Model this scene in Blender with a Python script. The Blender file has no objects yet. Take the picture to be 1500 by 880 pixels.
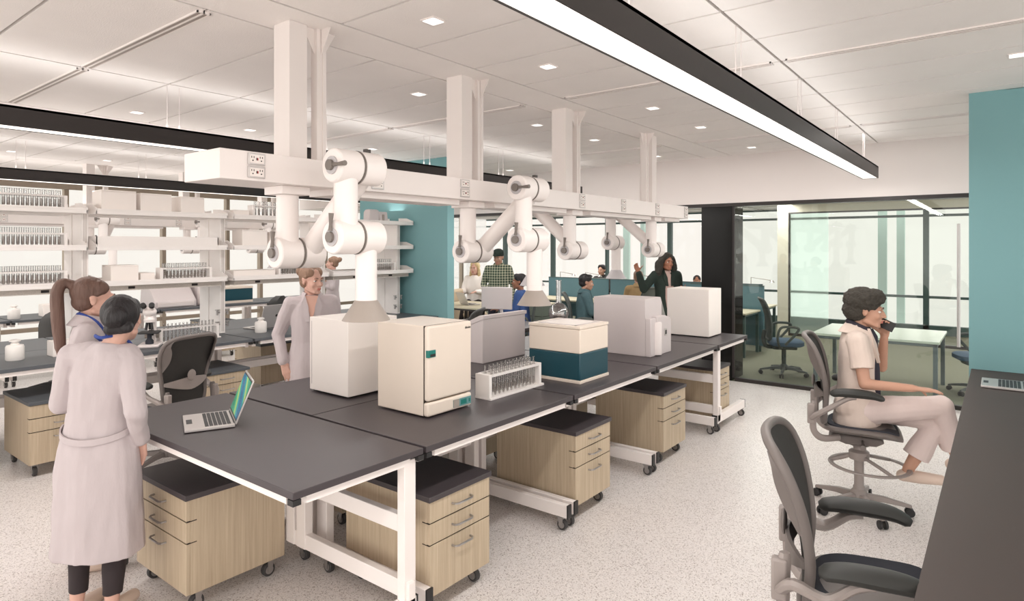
import bpy, bmesh, math, random
from mathutils import Vector, Matrix, Euler, noise
random.seed(7)
C = bpy.context.scene.collection
PI = math.pi
R = math.radians
V = Vector
# ---------------------------------------------------------------- materials
def srgb(r, g, b):
    f = lambda c: ((c/255+.055)/1.055)**2.4 if c > 10 else c/255/12.92
    return (f(r), f(g), f(b), 1)
def new_mat(name):
    m = bpy.data.materials.new(name); m.use_nodes = True
    nt = m.node_tree; b = nt.nodes['Principled BSDF']
    return m, nt, b
def mat(name, col, rough=.5, metal=0., var=0., vscale=8., bump=0., bscale=60., stretch=(1, 1, 1), spec=None, coat=0.):
    m, nt, b = new_mat(name)
    b.inputs['Base Color'].default_value = col
    b.inputs['Roughness'].default_value = rough
    b.inputs['Metallic'].default_value = metal
    if spec is not None: b.inputs['Specular IOR Level'].default_value = spec
    b.inputs['Coat Weight'].default_value = coat
    N, L = nt.nodes, nt.links
    tc = N.new('ShaderNodeTexCoord'); mp = N.new('ShaderNodeMapping')
    mp.inputs['Scale'].default_value = stretch
    L.new(tc.outputs['Object'], mp.inputs['Vector'])
    no = N.new('ShaderNodeTexNoise'); no.inputs['Scale'].default_value = vscale; no.inputs['Detail'].default_value = 4
    L.new(mp.outputs[0], no.inputs['Vector'])
    mr = N.new('ShaderNodeMapRange')
    mr.inputs['To Min'].default_value = 1-max(var, .015); mr.inputs['To Max'].default_value = 1+max(var, .015)*.6
    L.new(no.outputs['Fac'], mr.inputs['Value'])
    mx = N.new('ShaderNodeMix'); mx.data_type = 'RGBA'; mx.blend_type = 'MULTIPLY'; mx.inputs['Factor'].default_value = 1
    mx.inputs[6].default_value = col
    L.new(mr.outputs[0], mx.inputs[7]); L.new(mx.outputs[2], b.inputs['Base Color'])
    if bump:
        n2 = N.new('ShaderNodeTexNoise'); n2.inputs['Scale'].default_value = bscale; n2.inputs['Detail'].default_value = 3
        L.new(mp.outputs[0], n2.inputs['Vector'])
        bp = N.new('ShaderNodeBump'); bp.inputs['Strength'].default_value = bump; bp.inputs['Distance'].default_value = .01
        L.new(n2.outputs['Fac'], bp.inputs['Height']); L.new(bp.outputs[0], b.inputs['Normal'])
    return m
def emis(name, col, s):
    m, nt, b = new_mat(name)
    b.inputs['Base Color'].default_value = col
    b.inputs['Emission Color'].default_value = col
    b.inputs['Emission Strength'].default_value = s
    return m
def glass_mat(name, tint, gloss=.08, rough=0.02, fk=.6):
    m, nt, b = new_mat(name); N, L = nt.nodes, nt.links
    N.remove(b)
    tr = N.new('ShaderNodeBsdfTransparent'); tr.inputs[0].default_value = tint
    gl = N.new('ShaderNodeBsdfGlossy'); gl.inputs['Roughness'].default_value = rough
    fr = N.new('ShaderNodeFresnel'); fr.inputs[0].default_value = 1.45
    mu = N.new('ShaderNodeMath'); mu.operation = 'MULTIPLY_ADD'; mu.inputs[1].default_value = fk; mu.inputs[2].default_value = gloss*.2
    L.new(fr.outputs[0], mu.inputs[0])
    mx = N.new('ShaderNodeMixShader'); L.new(mu.outputs[0], mx.inputs[0]); L.new(tr.outputs[0], mx.inputs[1]); L.new(gl.outputs[0], mx.inputs[2])
    L.new(mx.outputs[0], N['Material Output'].inputs[0])
    return m
def floor_mat():
    m, nt, b = new_mat('speckled_terrazzo'); N, L = nt.nodes, nt.links
    tc = N.new('ShaderNodeTexCoord')
    def vor(scale, lo, hi):
        v = N.new('ShaderNodeTexVoronoi'); v.inputs['Scale'].default_value = scale
        L.new(tc.outputs['Object'], v.inputs['Vector'])
        sp = N.new('ShaderNodeSeparateColor'); L.new(v.outputs['Color'], sp.inputs[0])
        r = N.new('ShaderNodeMapRange'); r.inputs[1].default_value = lo; r.inputs[2].default_value = hi
        L.new(sp.outputs[0], r.inputs[0]); return r.outputs[0]
    a = vor(190, .80, .9); c = vor(210, .84, .9); d = vor(300, .7, .8)
    col0 = srgb(226, 221, 219); 
    def mixc(fac, c1, c2, k=1.):
        x = N.new('ShaderNodeMix'); x.data_type = 'RGBA'
        mm = N.new('ShaderNodeMath'); mm.operation = 'MULTIPLY'; mm.inputs[1].default_value = k
        L.new(fac, mm.inputs[0]); L.new(mm.outputs[0], x.inputs[0])
        if isinstance(c1, tuple): x.inputs[6].default_value = c1
        else: L.new(c1, x.inputs[6])
        x.inputs[7].default_value = c2
        return x.outputs[2]
    x = mixc(d, col0, srgb(206, 197, 192), .7)
    x = mixc(a, x, srgb(140, 126, 118), .75)
    x = mixc(c, x, srgb(240, 234, 230), .8)
    L.new(x, b.inputs['Base Color'])
    b.inputs['Roughness'].default_value = .33
    b.inputs['Specular IOR Level'].default_value = .45
    return m
def wood_mat(name, c1, c2, horizontal=False):
    m, nt, b = new_mat(name); N, L = nt.nodes, nt.links
    tc = N.new('ShaderNodeTexCoord'); mp = N.new('ShaderNodeMapping')
    mp.inputs['Scale'].default_value = (34, 34, 1.1) if not horizontal else (1.1, 34, 34)
    L.new(tc.outputs['Object'], mp.inputs['Vector'])
    n = N.new('ShaderNodeTexNoise'); n.inputs['Scale'].default_value = 1.8; n.inputs['Detail'].default_value = 6; n.inputs['Roughness'].default_value = .65
    L.new(mp.outputs[0], n.inputs['Vector'])
    r = N.new('ShaderNodeValToRGB'); r.color_ramp.elements[0].position = .3; r.color_ramp.elements[1].position = .72
    r.color_ramp.elements[0].color = c1; r.color_ramp.elements[1].color = c2
    L.new(n.outputs['Fac'], r.inputs[0]); L.new(r.outputs[0], b.inputs['Base Color'])
    b.inputs['Roughness'].default_value = .5
    return m
def plaid_mat():
    m, nt, b = new_mat('green_plaid_cotton'); N, L = nt.nodes, nt.links
    tc = N.new('ShaderNodeTexCoord'); sp = N.new('ShaderNodeSeparateXYZ'); L.new(tc.outputs['Object'], sp.inputs[0])
    def band(axis, k, lo):
        a = N.new('ShaderNodeMath'); a.operation = 'MULTIPLY'; a.inputs[1].default_value = k; L.new(sp.outputs[axis], a.inputs[0])
        s = N.new('ShaderNodeMath'); s.operation = 'FRACT'; L.new(a.outputs[0], s.inputs[0])
        g = N.new('ShaderNodeMath'); g.operation = 'GREATER_THAN'; g.inputs[1].default_value = lo; L.new(s.outputs[0], g.inputs[0])
        return g.outputs[0]
    ad = N.new('ShaderNodeMath'); ad.operation = 'ADD'; L.new(band(0, 24, .55), ad.inputs[0]); L.new(band(2, 24, .55), ad.inputs[1])
    dv = N.new('ShaderNodeMath'); dv.operation = 'MULTIPLY'; dv.inputs[1].default_value = .5; L.new(ad.outputs[0], dv.inputs[0])
    r = N.new('ShaderNodeValToRGB'); r.color_ramp.elements[0].color = srgb(40, 62, 50); r.color_ramp.elements[1].color = srgb(190, 190, 165)
    L.new(dv.outputs[0], r.inputs[0]); L.new(r.outputs[0], b.inputs['Base Color']); b.inputs['Roughness'].default_value = .9
    return m
def screen_mat():
    m, nt, b = new_mat('laptop_wallpaper'); N, L = nt.nodes, nt.links
    tc = N.new('ShaderNodeTexCoord')
    w = N.new('ShaderNodeTexWave'); w.inputs['Scale'].default_value = 1.2; w.inputs['Distortion'].default_value = 3; w.bands_direction = 'DIAGONAL'
    w.inputs['Detail'].default_value = 1
    L.new(tc.outputs['Object'], w.inputs['Vector'])
    r = N.new('ShaderNodeValToRGB'); e = r.color_ramp.elements
    e[0].color = srgb(36, 140, 110); e[1].color = srgb(50, 110, 150)
    x = e.new(.3); x.color = srgb(80, 175, 130)
    x = e.new(.55); x.color = srgb(175, 205, 110)
    x = e.new(.75); x.color = srgb(60, 165, 160)
    L.new(w.outputs['Fac'], r.inputs[0])
    L.new(r.outputs[0], b.inputs['Base Color']); L.new(r.outputs[0], b.inputs['Emission Color']); b.inputs['Emission Strength'].default_value = .35
    b.inputs['Roughness'].default_value = .2
    return m
M = {}
M['paint'] = mat('warm_white_paint', srgb(238, 231, 228), .45, var=.02)
M['paint2'] = mat('cool_white_enamel', srgb(225, 216, 214), .4, var=.02)
M['shelf'] = mat('shelf_white', srgb(236, 231, 228), .5, var=.02)
M['ceil'] = mat('ceiling_tile', srgb(244, 239, 236), .95, var=.05, vscale=3, bump=.25, bscale=140)
M['ceilgap'] = mat('ceiling_reveal', srgb(96, 86, 78), .9)
M['wall'] = mat('painted_plaster', srgb(230, 222, 219), .9, var=.03, vscale=2)
M['teal'] = mat('teal_wall_paint', srgb(124, 168, 172), .8, var=.05, vscale=1.2)
M['floor'] = floor_mat()
M['carpet'] = mat('office_carpet', srgb(128, 128, 110), .98, var=.28, vscale=30, bump=.5, bscale=220, stretch=(1, 4, 1))
M['slab'] = mat('charcoal_epoxy_slab', srgb(66, 60, 63), .42, var=.05, vscale=14, spec=.5)
M['slabedge'] = mat('black_edge', srgb(48, 40, 38), .6)
M['counter'] = mat('dark_counter_laminate', srgb(72, 63, 60), .55, var=.10, vscale=5, spec=.25, stretch=(.3, 1, 1))
M['wood'] = wood_mat('light_oak', srgb(172, 154, 130), srgb(197, 181, 157))
M['wooddesk'] = wood_mat('pale_desk_oak', srgb(196, 186, 160), srgb(216, 208, 184), True)
M['gap'] = mat('dark_gap', srgb(50, 40, 34), .9)
M['blackmetal'] = mat('black_anodised', srgb(44, 38, 37), .45)
M['blackplastic'] = mat('black_plastic', srgb(34, 33, 34), .5)
M['gloss_black'] = mat('gloss_black_panel', srgb(14, 13, 12), .16, spec=.2)
M['rubber'] = mat('grey_rubber', srgb(64, 62, 62), .7)
M['chrome'] = mat('brushed_steel', srgb(170, 166, 164), .3, metal=.85)
M['alum'] = mat('aluminium', srgb(205, 200, 198), .35, metal=.6)
M['hoodgrey'] = mat('hood_grey', srgb(160, 150, 142), .5)
M['hoodlight'] = mat('hood_pale_grey', srgb(190, 186, 188), .5)
M['handle'] = mat('dark_grey_lever', srgb(118, 110, 104), .5)
M['knob'] = mat('dark_knob', srgb(70, 64, 60), .5)
M['chairgrey'] = mat('chair_frame_grey', srgb(112, 105, 102), .5, spec=.35)
M['chairlight'] = mat('chair_frame_pale_grey', srgb(146, 137, 133), .45)
M['mesh'] = mat('chair_mesh_black', srgb(52, 50, 48), .8, var=.15, vscale=60, bump=.4, bscale=300)
M['armpad'] = mat('arm_pad_black', srgb(38, 39, 37), .55)
M['seatblue'] = mat('seat_blue_grey_fabric', srgb(52, 54, 62), .9, var=.1, vscale=40)
M['officeseat'] = mat('slate_blue_fabric', srgb(84, 106, 130), .95, var=.1, vscale=40)
M['officegrey'] = mat('office_chair_grey', srgb(80, 86, 84), .6)
M['screen_teal'] = mat('teal_felt_screen', srgb(92, 124, 134), .95, var=.12, vscale=30, stretch=(4, 4, .4))
M['filegrey'] = mat('olive_grey_cabinet', srgb(112, 122, 114), .6)
M['tealbox'] = mat('deep_teal_enamel', srgb(20, 66, 78), .35, var=.03)
M['cream'] = mat('cream_enamel', srgb(226, 213, 200), .4, var=.02)
M['instr'] = mat('instrument_grey_white', srgb(205, 196, 196), .45, var=.02)
M['box'] = mat('white_box', srgb(240, 233, 228), .5, var=.02)
M['bottle'] = mat('white_porcelain', srgb(240, 236, 232), .3)
M['glass'] = glass_mat('office_glass', (.95, .98, .965, 1), .1, 0., .45)
M['wglass'] = glass_mat('window_glass', (.99, .995, .99, 1), 0., 0., .2)
M['tube'] = glass_mat('test_tube_glass', (.955, .95, .945, 1), .6, .08)
M['flask'] = glass_mat('flask_glass', (.86, .85, .85, 1), .9, .03)
M['frost'] = None
M['liquid'] = mat('grey_sample', srgb(186, 174, 166), .4)
M['tealdark'] = mat('mullion_teal_grey', srgb(62, 84, 82), .5)
M['palemull'] = mat('pale_teal_post', srgb(168, 190, 184), .6)
M['brownhead'] = mat('taupe_window_head', srgb(158, 146, 132), .8)
M['light'] = emis('lit_diffuser', (1, .95, .89, 1), 1.25)
M['down'] = emis('downlight_lens', (1, .97, .93, 1), 1.3)
M['ink'] = mat('dark_ink', srgb(40, 36, 36), .6)
M['red'] = mat('red_mark', srgb(176, 60, 60), .6)
M['tealtag'] = mat('teal_display', srgb(36, 120, 112), .3, var=.35, vscale=60)
M['panelglass'] = mat('blue_green_panel', srgb(104, 150, 152), .3, var=.25, vscale=50)
M['screen'] = screen_mat()
M['keys'] = mat('black_keys', srgb(44, 42, 44), .5)
M['speckle'] = mat('speckled_raceway', srgb(208, 200, 192), .8, var=.3, vscale=120, bump=.5, bscale=150)
M['skin'] = mat('fair_skin', srgb(206, 164, 148), .55, var=.05, vscale=20)
M['skin2'] = mat('tan_skin', srgb(190, 146, 124), .55, var=.05, vscale=20)
M['skin3'] = mat('brown_skin', srgb(160, 108, 84), .55, var=.05, vscale=20)
M['coat'] = mat('lab_coat_cotton', srgb(188, 178, 180), .95, var=.04, vscale=12, bump=.35, bscale=26, stretch=(1, 1, .35))
M['linen'] = mat('off_white_linen', srgb(210, 194, 184), .95, var=.04, vscale=12, bump=.35, bscale=26, stretch=(1, 1, .5))
M['trouserblack'] = mat('black_trousers', srgb(50, 42, 44), .9)
M['trouserwhite'] = mat('blush_white_trousers', srgb(212, 196, 192), .95, bump=.3, bscale=24, stretch=(1, 1, .4))
M['shoe'] = mat('pale_shoe', srgb(212, 192, 178), .5)
M['hairbrown'] = mat('brown_hair', srgb(104, 78, 68), .6, var=.35, vscale=40, bump=.8, bscale=60, stretch=(1, 1, .15))
M['hairblack'] = mat('black_hair', srgb(30, 26, 29), .55, var=.35, vscale=40, bump=.8, bscale=60, stretch=(1, 1, .2))
M['hairlight'] = mat('light_brown_hair', srgb(142, 112, 92), .6, var=.3, vscale=40, bump=.8, bscale=60, stretch=(1, 1, .2))
M['hairblonde'] = mat('blonde_hair', srgb(206, 184, 140), .6, var=.2, vscale=40)
M['haircurl'] = mat('curly_dark_hair', srgb(62, 58, 52), .95, var=.35, vscale=50, bump=.7, bscale=90)
M['lanyard'] = mat('blue_lanyard', srgb(42, 66, 140), .7)
M['blazer'] = mat('dark_green_blazer', srgb(36, 48, 42), .9, var=.08)
M['blush'] = mat('blush_blouse', srgb(196, 168, 160), .9, var=.15, vscale=40)
M['denim'] = mat('teal_denim_shirt', srgb(72, 98, 104), .95, var=.15, vscale=30)
M['bluesweater'] = mat('blue_sweater', srgb(62, 88, 142), .95, var=.15, vscale=30)
M['tan'] = mat('tan_jacket', srgb(176, 148, 108), .95, var=.12, vscale=30)
M['plaid'] = plaid_mat()
M['navy'] = mat('navy_top', srgb(46, 42, 54), .9)
M['eyewhite'] = mat('eye_white', srgb(235, 230, 225), .3)
M['iris'] = mat('eye_iris', srgb(70, 66, 62), .3)
M['lip'] = mat('lip', srgb(190, 116, 104), .5)
M['brow'] = mat('brow', srgb(110, 84, 70), .9)
M['darkslab2'] = mat('green_grey_slab', srgb(82, 86, 91), .45, var=.04)
M['beige'] = mat('beige_leather', srgb(206, 186, 160), .7)
M['blackseat'] = mat('charcoal_shell', srgb(66, 66, 66), .6)
def frost_mat():
    m, nt, b = new_mat('frosted_film'); N, L = nt.nodes, nt.links
    N.remove(b)
    tl = N.new('ShaderNodeBsdfTranslucent'); tl.inputs[0].default_value = (.86, .93, .89, 1)
    rf = N.new('ShaderNodeBsdfRefraction'); rf.inputs['Roughness'].default_value = .5; rf.inputs['IOR'].default_value = 1.02; rf.inputs[0].default_value = (.86, .93, .90, 1)
    mx = N.new('ShaderNodeMixShader'); mx.inputs[0].default_value = .65
    L.new(tl.outputs[0], mx.inputs[1]); L.new(rf.outputs[0], mx.inputs[2]); L.new(mx.outputs[0], N['Material Output'].inputs[0])
    return m
M['frost'] = frost_mat()
# ---------------------------------------------------------------- mesh builder
class MB:
    def __init__(s): s.v = []; s.f = []; s.m = []
    def add(s, vs, fs, mi=0):
        o = len(s.v); s.v += [V(p) for p in vs]
        for f in fs: s.f.append([i+o for i in f]); s.m.append(mi)
        return s
    def box(s, x0, y0, z0, x1, y1, z1, mi=0):
        x0, x1 = min(x0, x1), max(x0, x1); y0, y1 = min(y0, y1), max(y0, y1); z0, z1 = min(z0, z1), max(z0, z1)
        return s.add([(x0, y0, z0), (x1, y0, z0), (x1, y1, z0), (x0, y1, z0), (x0, y0, z1), (x1, y0, z1), (x1, y1, z1), (x0, y1, z1)],
                     [(3, 2, 1, 0), (4, 5, 6, 7), (0, 1, 5, 4), (1, 2, 6, 5), (2, 3, 7, 6), (3, 0, 4, 7)], mi)
    def prism(s, pts, axis, a, b, mi=0):
        n = len(pts)
        def P(u, w, t): return (t, u, w) if axis == 0 else ((u, t, w) if axis == 1 else (u, w, t))
        vs = [P(u, w, a) for u, w in pts]+[P(u, w, b) for u, w in pts]
        area = sum(pts[i][0]*pts[(i+1) % n][1]-pts[(i+1) % n][0]*pts[i][1] for i in range(n))
        fs = [tuple(range(n))[::-1], tuple(range(n, 2*n))]+[(i, (i+1) % n, n+(i+1) % n, n+i) for i in range(n)]
        flip = (area < 0) ^ (axis == 1) ^ (b < a)
        if flip: fs = [f[::-1] for f in fs]
        return s.add(vs, fs, mi)
    def rings(s, rings, mi=0, caps=True, closed=False):
        n = len(rings[0]); vs = [p for r in rings for p in r]; fs = []
        k = len(rings)
        for i in range(k if closed else k-1):
            j = (i+1) % k
            for a in range(n):
                b = (a+1) % n
                fs.append((i*n+a, i*n+b, j*n+b, j*n+a))
        if caps and not closed:
            fs.append(tuple(range(n))[::-1]); fs.append(tuple(range((k-1)*n, k*n)))
        return s.add(vs, fs, mi)
    def tube(s, pts, r, n=10, mi=0, closed=False, flat=1.):
        pts = [V(p) for p in pts]; k = len(pts)
        rs = r if isinstance(r, (list, tuple)) else [r]*k
        rings = []; up = None
        for i, p in enumerate(pts):
            if closed: t = pts[(i+1) % k]-pts[i-1]
            else: t = pts[min(i+1, k-1)]-pts[max(i-1, 0)]
            t.normalize()
            if up is None:
                up = V((0, 0, 1)) if abs(t.z) < .9 else V((0, 1, 0))
            a = t.cross(up)
            if a.length < 1e-5: a = t.orthogonal()
            a.normalize(); up = a.cross(t).normalized()
            rings.append([p+(a*math.cos(2*PI*j/n)+up*math.sin(2*PI*j/n)*flat)*rs[i] for j in range(n)])
        return s.rings(rings, mi, True, closed)
    def cyl(s, p0, p1, r, r2=None, n=20, mi=0):
        return s.tube([p0, p1], [r, r if r2 is None else r2], n, mi)
    def lathe(s, prof, c=(0, 0, 0), n=24, mi=0):
        c = V(c)
        return s.rings([[c+V((r*math.cos(2*PI*j/n), r*math.sin(2*PI*j/n), z)) for j in range(n)] for r, z in prof], mi)
    def ell(s, c, r, nu=16, nv=10, mi=0, rot=None):
        c = V(c); rings = []
        for i in range(1, nv):
            a = PI*i/nv
            ring = []
            for j in range(nu):
                b = 2*PI*j/nu
                p = V((r[0]*math.sin(a)*math.cos(b), r[1]*math.sin(a)*math.sin(b), -r[2]*math.cos(a)))
                if rot: p = rot @ p
                ring.append(c+p)
            rings.append(ring)
        o = len(s.v); s.rings(rings, mi, False)
        b_ = V((0, 0, -r[2])); t_ = V((0, 0, r[2]))
        if rot: b_ = rot @ b_; t_ = rot @ t_
        s.v += [c+b_, c+t_]; ib = len(s.v)-2; it = len(s.v)-1
        last = o+(nv-2)*nu
        for j in range(nu):
            k = (j+1) % nu
            s.f.append([ib, o+k, o+j]); s.m.append(mi)
            s.f.append([it, last+j, last+k]); s.m.append(mi)
        return s
    def xf(s, mtx):
        s.v = [mtx @ p for p in s.v]; return s
    def pieces(s, name, mats, parent=None, **k):
        par = list(range(len(s.v)))
        def fd(a):
            while par[a] != a: par[a] = par[par[a]]; a = par[a]
            return a
        for f in s.f:
            for q in f[1:]: par[fd(q)] = fd(f[0])
        gr = {}
        for f, mi in zip(s.f, s.m): gr.setdefault(fd(f[0]), []).append((f, mi))
        out = []
        for g_ in gr.values():
            ids = sorted({i for f, _ in g_ for i in f}); mp = {i: n for n, i in enumerate(ids)}
            b = MB(); b.v = [s.v[i] for i in ids]; b.f = [[mp[i] for i in f] for f, _ in g_]; b.m = [mi for _, mi in g_]
            out.append(b.build(name, mats, parent, **k))
        return out
    def build(s, name, mats, parent=None, bevel=0, seg=2, angle=38, subsurf=0):
        me = bpy.data.meshes.new(name); me.from_pydata([tuple(p) for p in s.v], [], s.f)
        if not isinstance(mats, (list, tuple)): mats = [mats]
        for m in mats: me.materials.append(M[m] if isinstance(m, str) else m)
        me.polygons.foreach_set('material_index', s.m)
        me.polygons.foreach_set('use_smooth', [True]*len(s.f))
        me.update()
        try: me.set_sharp_from_angle(angle=R(angle))
        except Exception: pass
        o = bpy.data.objects.new(name, me); C.objects.link(o)
        if parent: o.parent = parent
        if bevel:
            b = o.modifiers.new('bevel', 'BEVEL'); b.width = bevel; b.segments = seg; b.limit_method = 'ANGLE'; b.angle_limit = R(35)
            b.harden_normals = False
        if subsurf:
            u = o.modifiers.new('sub', 'SUBSURF'); u.levels = u.render_levels = subsurf
        return o
def tag(o, label, cat, group=None):
    o['label'] = label; o['category'] = cat
    if group: o['group'] = group
    return o
def thing(name, label, cat, loc=(0, 0, 0), rz=0, group=None):
    o = bpy.data.objects.new(name, None); C.objects.link(o)
    o.empty_display_size = .1; o.location = loc; o.rotation_euler = (0, 0, rz)
    return tag(o, label, cat, group)
def struct(o): o['kind'] = 'structure'; return o
def kids(o): return [c for c in C.objects if c.parent == o]
def dup(root, loc, rz=None, label=None, group=None):
    def cp(o, parent):
        c = o.copy(); C.objects.link(c)
        if parent: c.parent = parent
        for ch in [x for x in KID.get(o.name, [])]: cp(ch, c)
        return c
    KID = {}
    for o in C.objects:
        if o.parent: KID.setdefault(o.parent.name, []).append(o)
    r = cp(root, None); r.location = loc
    if rz is not None: r.rotation_euler = (0, 0, rz)
    if label: r['label'] = label
    if group: r['group'] = group
    return r
def cr(pts, n=6, closed=False):
    pts = [V(p) for p in pts]; k = len(pts); out = []
    rng = range(k) if closed else range(k-1)
    for i in rng:
        p1, p2 = pts[i], pts[(i+1) % k]
        p0 = pts[i-1] if (closed or i > 0) else p1*2-p2
        p3 = pts[(i+2) % k] if (closed or i+2 < k) else p2*2-p1
        for j in range(n):
            t = j/n
            out.append(.5*((2*p1)+(p2-p0)*t+(2*p0-5*p1+4*p2-p3)*t*t+(3*p1-p0-3*p2+p3)*t**3))
    if not closed: out.append(pts[-1])
    return out
# ================================================================ SETTING
CH = 3.02
GX, GY0 = 1.6, 3.045
XS, YL, YW, XW = 6.2, 12.98, 13.0, 15.4
struct(MB().box(-3, -3, -.1, 8.47, YW, 0).build('floor', 'floor'))
struct(MB().box(8.47, -3, -.1, XW+.3, YW, 0).build('floor_office', 'carpet'))
# ceiling: panels with open reveals on a backing, one mesh
cb = MB()
cb.box(-3, -3, CH+.03, 8.6, YW, CH+.08, 1)
g = .009
ys = []
for k in range(-2, 3):
    c = GY0+k*3.79
    ys += [(c-.185, c+.185, 1), (c+.185, c+1.895, 0), (c+1.895, c+3.605, 0)]
dif = []
for (a, b, band) in ys:
    a = max(a, -3); b = min(b, YW)
    if b <= a: continue
    if band:
        cb.box(-3, a+g, CH, 8.6, b-g, CH+.03); continue
    x = GX-9*.5525
    while x < 8.6:
        x1 = min(x+.5525, 8.6); x0 = max(x, -3)
        if x1 > x0+.05: cb.box(x0+g, a+g, CH, x1-g, b-g, CH+.03)
        x += .5525
struct(cb.build('ceiling', ['ceil', 'ceilgap']))
# linear slot diffusers along the ceiling joints
first = None
for (sx, y0, y1) in [(1.6, 3.27, 4.91), (1.6, 4.97, 6.6), (4.36, 3.27, 4.91), (4.36, 1.2, 2.82), (4.36, -2.6, 1.11), (7.125, -2.6, 1.11), (7.125, 1.2, 2.82), (7.125, 3.27, 4.91), (4.36, 4.97, 6.6)]:
    t = thing('slot_diffuser', {(1.6, 3.27): 'long white slot diffuser above the front end of the lab, right part by the column',
        (1.6, 4.97): 'long white slot diffuser at upper left, far part towards the shelves', (4.36, 3.27): 'white slot diffuser in the ceiling between the second and third columns, rear bay',
        (4.36, 1.2): 'white slot diffuser in the ceiling left of the big pendant light', (4.36, -2.6): 'long white slot diffuser in the ceiling right of the big pendant, nearest',
        (7.125, -2.6): 'long white slot diffuser beside the header wall, right of the big pendant', (7.125, 1.2): 'white slot diffuser near the header wall, left of the big pendant end',
        (7.125, 3.27): 'white slot diffuser near the header wall behind the last column', (4.36, 4.97): 'white slot diffuser in the ceiling above the shelving row'}[(sx, y0)], 'air diffuser', (sx, y0, CH))
    L_ = y1-y0
    MB().box(-.035, 0, -.010, -.029, L_, .03).box(.029, 0, -.010, .035, L_, .03).box(-.004, 0, -.010, .004, L_, .03).box(-.035, 0, -.010, .035, .010, .02).box(-.035, L_-.010, -.010, .035, L_, .02).build('diffuser_frame', 'paint', t)
    MB().box(-.029, .01, -.004, .029, L_-.01, .02).build('slot', 'hoodgrey', t)
# downlights
dl = thing('downlight', 'small square recessed downlight in the white tile ceiling', 'ceiling light', (2.42, 2.42, CH), 0, 'square ceiling downlights')
MB().box(-.05, -.05, -.006, .05, .05, .001).build('trim_ring', 'paint', dl)
MB().box(-.04, -.04, -.009, .04, .04, -.004).build('lens', 'down', dl)
for x in (2.42, 3.51, 5.13, 6.25, 7.9):
    for y in (-.08, 2.42, 3.67, 6.19, 7.46, 9.98):
        if (x, y) in ((2.42, 2.42), (2.42, -.08), (3.51, -.08), (2.42, 3.67)): continue
        dup(dl, (x, y, CH))
# walls
struct(MB().box(XS, -3, 0, XS+.13, .205, CH).build('wall_teal_right', 'teal'))
struct(MB().box(XS, 5.93, 0, XS+.13, 7.78, CH).build('wall_teal_middle', 'teal'))
struct(MB().box(8.49, -3, 2.385, 8.66, 8.3, CH+.03).build('wall_header', 'wall'))
struct(MB().box(8.485, -3, 2.34, 8.67, 8.3, 2.385).build('trim_1', 'blackmetal'))
struct(MB().box(8.485, .2, 0, 8.55, 2.82, .045).build('trim_2', 'blackmetal'))
# black portal column
struct(MB().box(8.49, 2.86, 0, 8.95, 3.28, 2.34).build('column_black', 'gloss_black', bevel=.004))
# glass partition and door pull
gw = struct(MB().box(8.505, .2, .045, 8.517, 2.86, 2.34).build('window_1', 'glass'))
struct(MB().box(8.50, 2.83, .04, 8.53, 2.86, 2.34).build('trim_3', 'blackmetal'))
t = thing('door_pull', 'tall pale vertical pull bar on the office glass door', 'door handle', (8.44, .37, 0))
MB().cyl((0, 0, .70), (0, 0, 2.05), .016).build('bar', 'alum', t)
MB().cyl((0, 0, .85), (.066, 0, .85), .008).cyl((0, 0, 1.9), (.066, 0, 1.9), .008).build('standoff', 'chrome', t)
# office ceiling, window walls
oc = MB().box(8.66, -3, 2.66, XW, YW, 2.72)
for k in range(1, 8): oc.box(8.66+k*.9, -3, 2.655, 8.67+k*.9, YW, 2.665, 1)
for k in range(-1, 6): oc.box(8.66, k*2.2, 2.655, XW, k*2.2+.01, 2.665, 1)
struct(oc.build('ceiling_office', ['ceil', 'ceilgap']))
struct(MB().box(8.6, 8.3, 2.66, 8.66, YW, CH).build('wall_bulkhead', 'wall'))
WX = [-1.5, 1.22, 4.05, 6.79, 8.64, 10.45, 12.25]
f = MB()
for i, y in enumerate(WX):
    w = .05 if y != 8.64 else .03
    f.box(XW-.05, y-w, .0, XW+.08, y+w, 2.66)
f.box(XW-.03, -3, 2.41, XW+.05, YW, 2.46).box(XW-.03, -3, .74, XW+.05, YW, .79).box(XW-.05, -3, 0, XW+.08, YW, .19).box(XW-.03, -3, 2.62, XW+.05, YW, 2.66)
w2 = struct(f.build('window_2', 'tealdark'))
MB().box(XW, -3, .19, XW+.01, YW, 2.62).build('pane', 'wglass', w2)
struct(MB().box(XW+1.6, 1.76, -.1, XW+1.7, 1.92, 3.2).box(XW+1.6, 2.12, -.1, XW+1.7, 2.3, 3.2).build('trim_4', 'palemull'))
struct(MB().box(XW+1.2, 8.1, .3, XW+1.3, 8.22, 2.5).box(XW+2, 9.0, .3, XW+2.1, 9.2, 2.4).build('trim_5', 'palemull'))
f = MB()
for x in [-2.5, -.9, .7, 2.3, 3.92, 5.55, 6.84, 7.6, 9.3, 10.9, 12.6, 14.2]: f.box(x-.035, YW-.06, 0, x+.035, YW+.06, 3.0)
f.box(-3, YW-.04, .35, XW, YW+.04, .42).box(-3, YW-.04, 0, XW, YW+.06, .1)
w3 = struct(f.build('window_3', 'brownhead'))
MB().box(-3, YW, .1, XW, YW+.01, 3.0).build('pane', 'wglass', w3)
struct(MB().box(-3, YW-.14, 2.80, 8.2, YW-.02, 2.89).build('trim_6', 'brownhead'))
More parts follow.
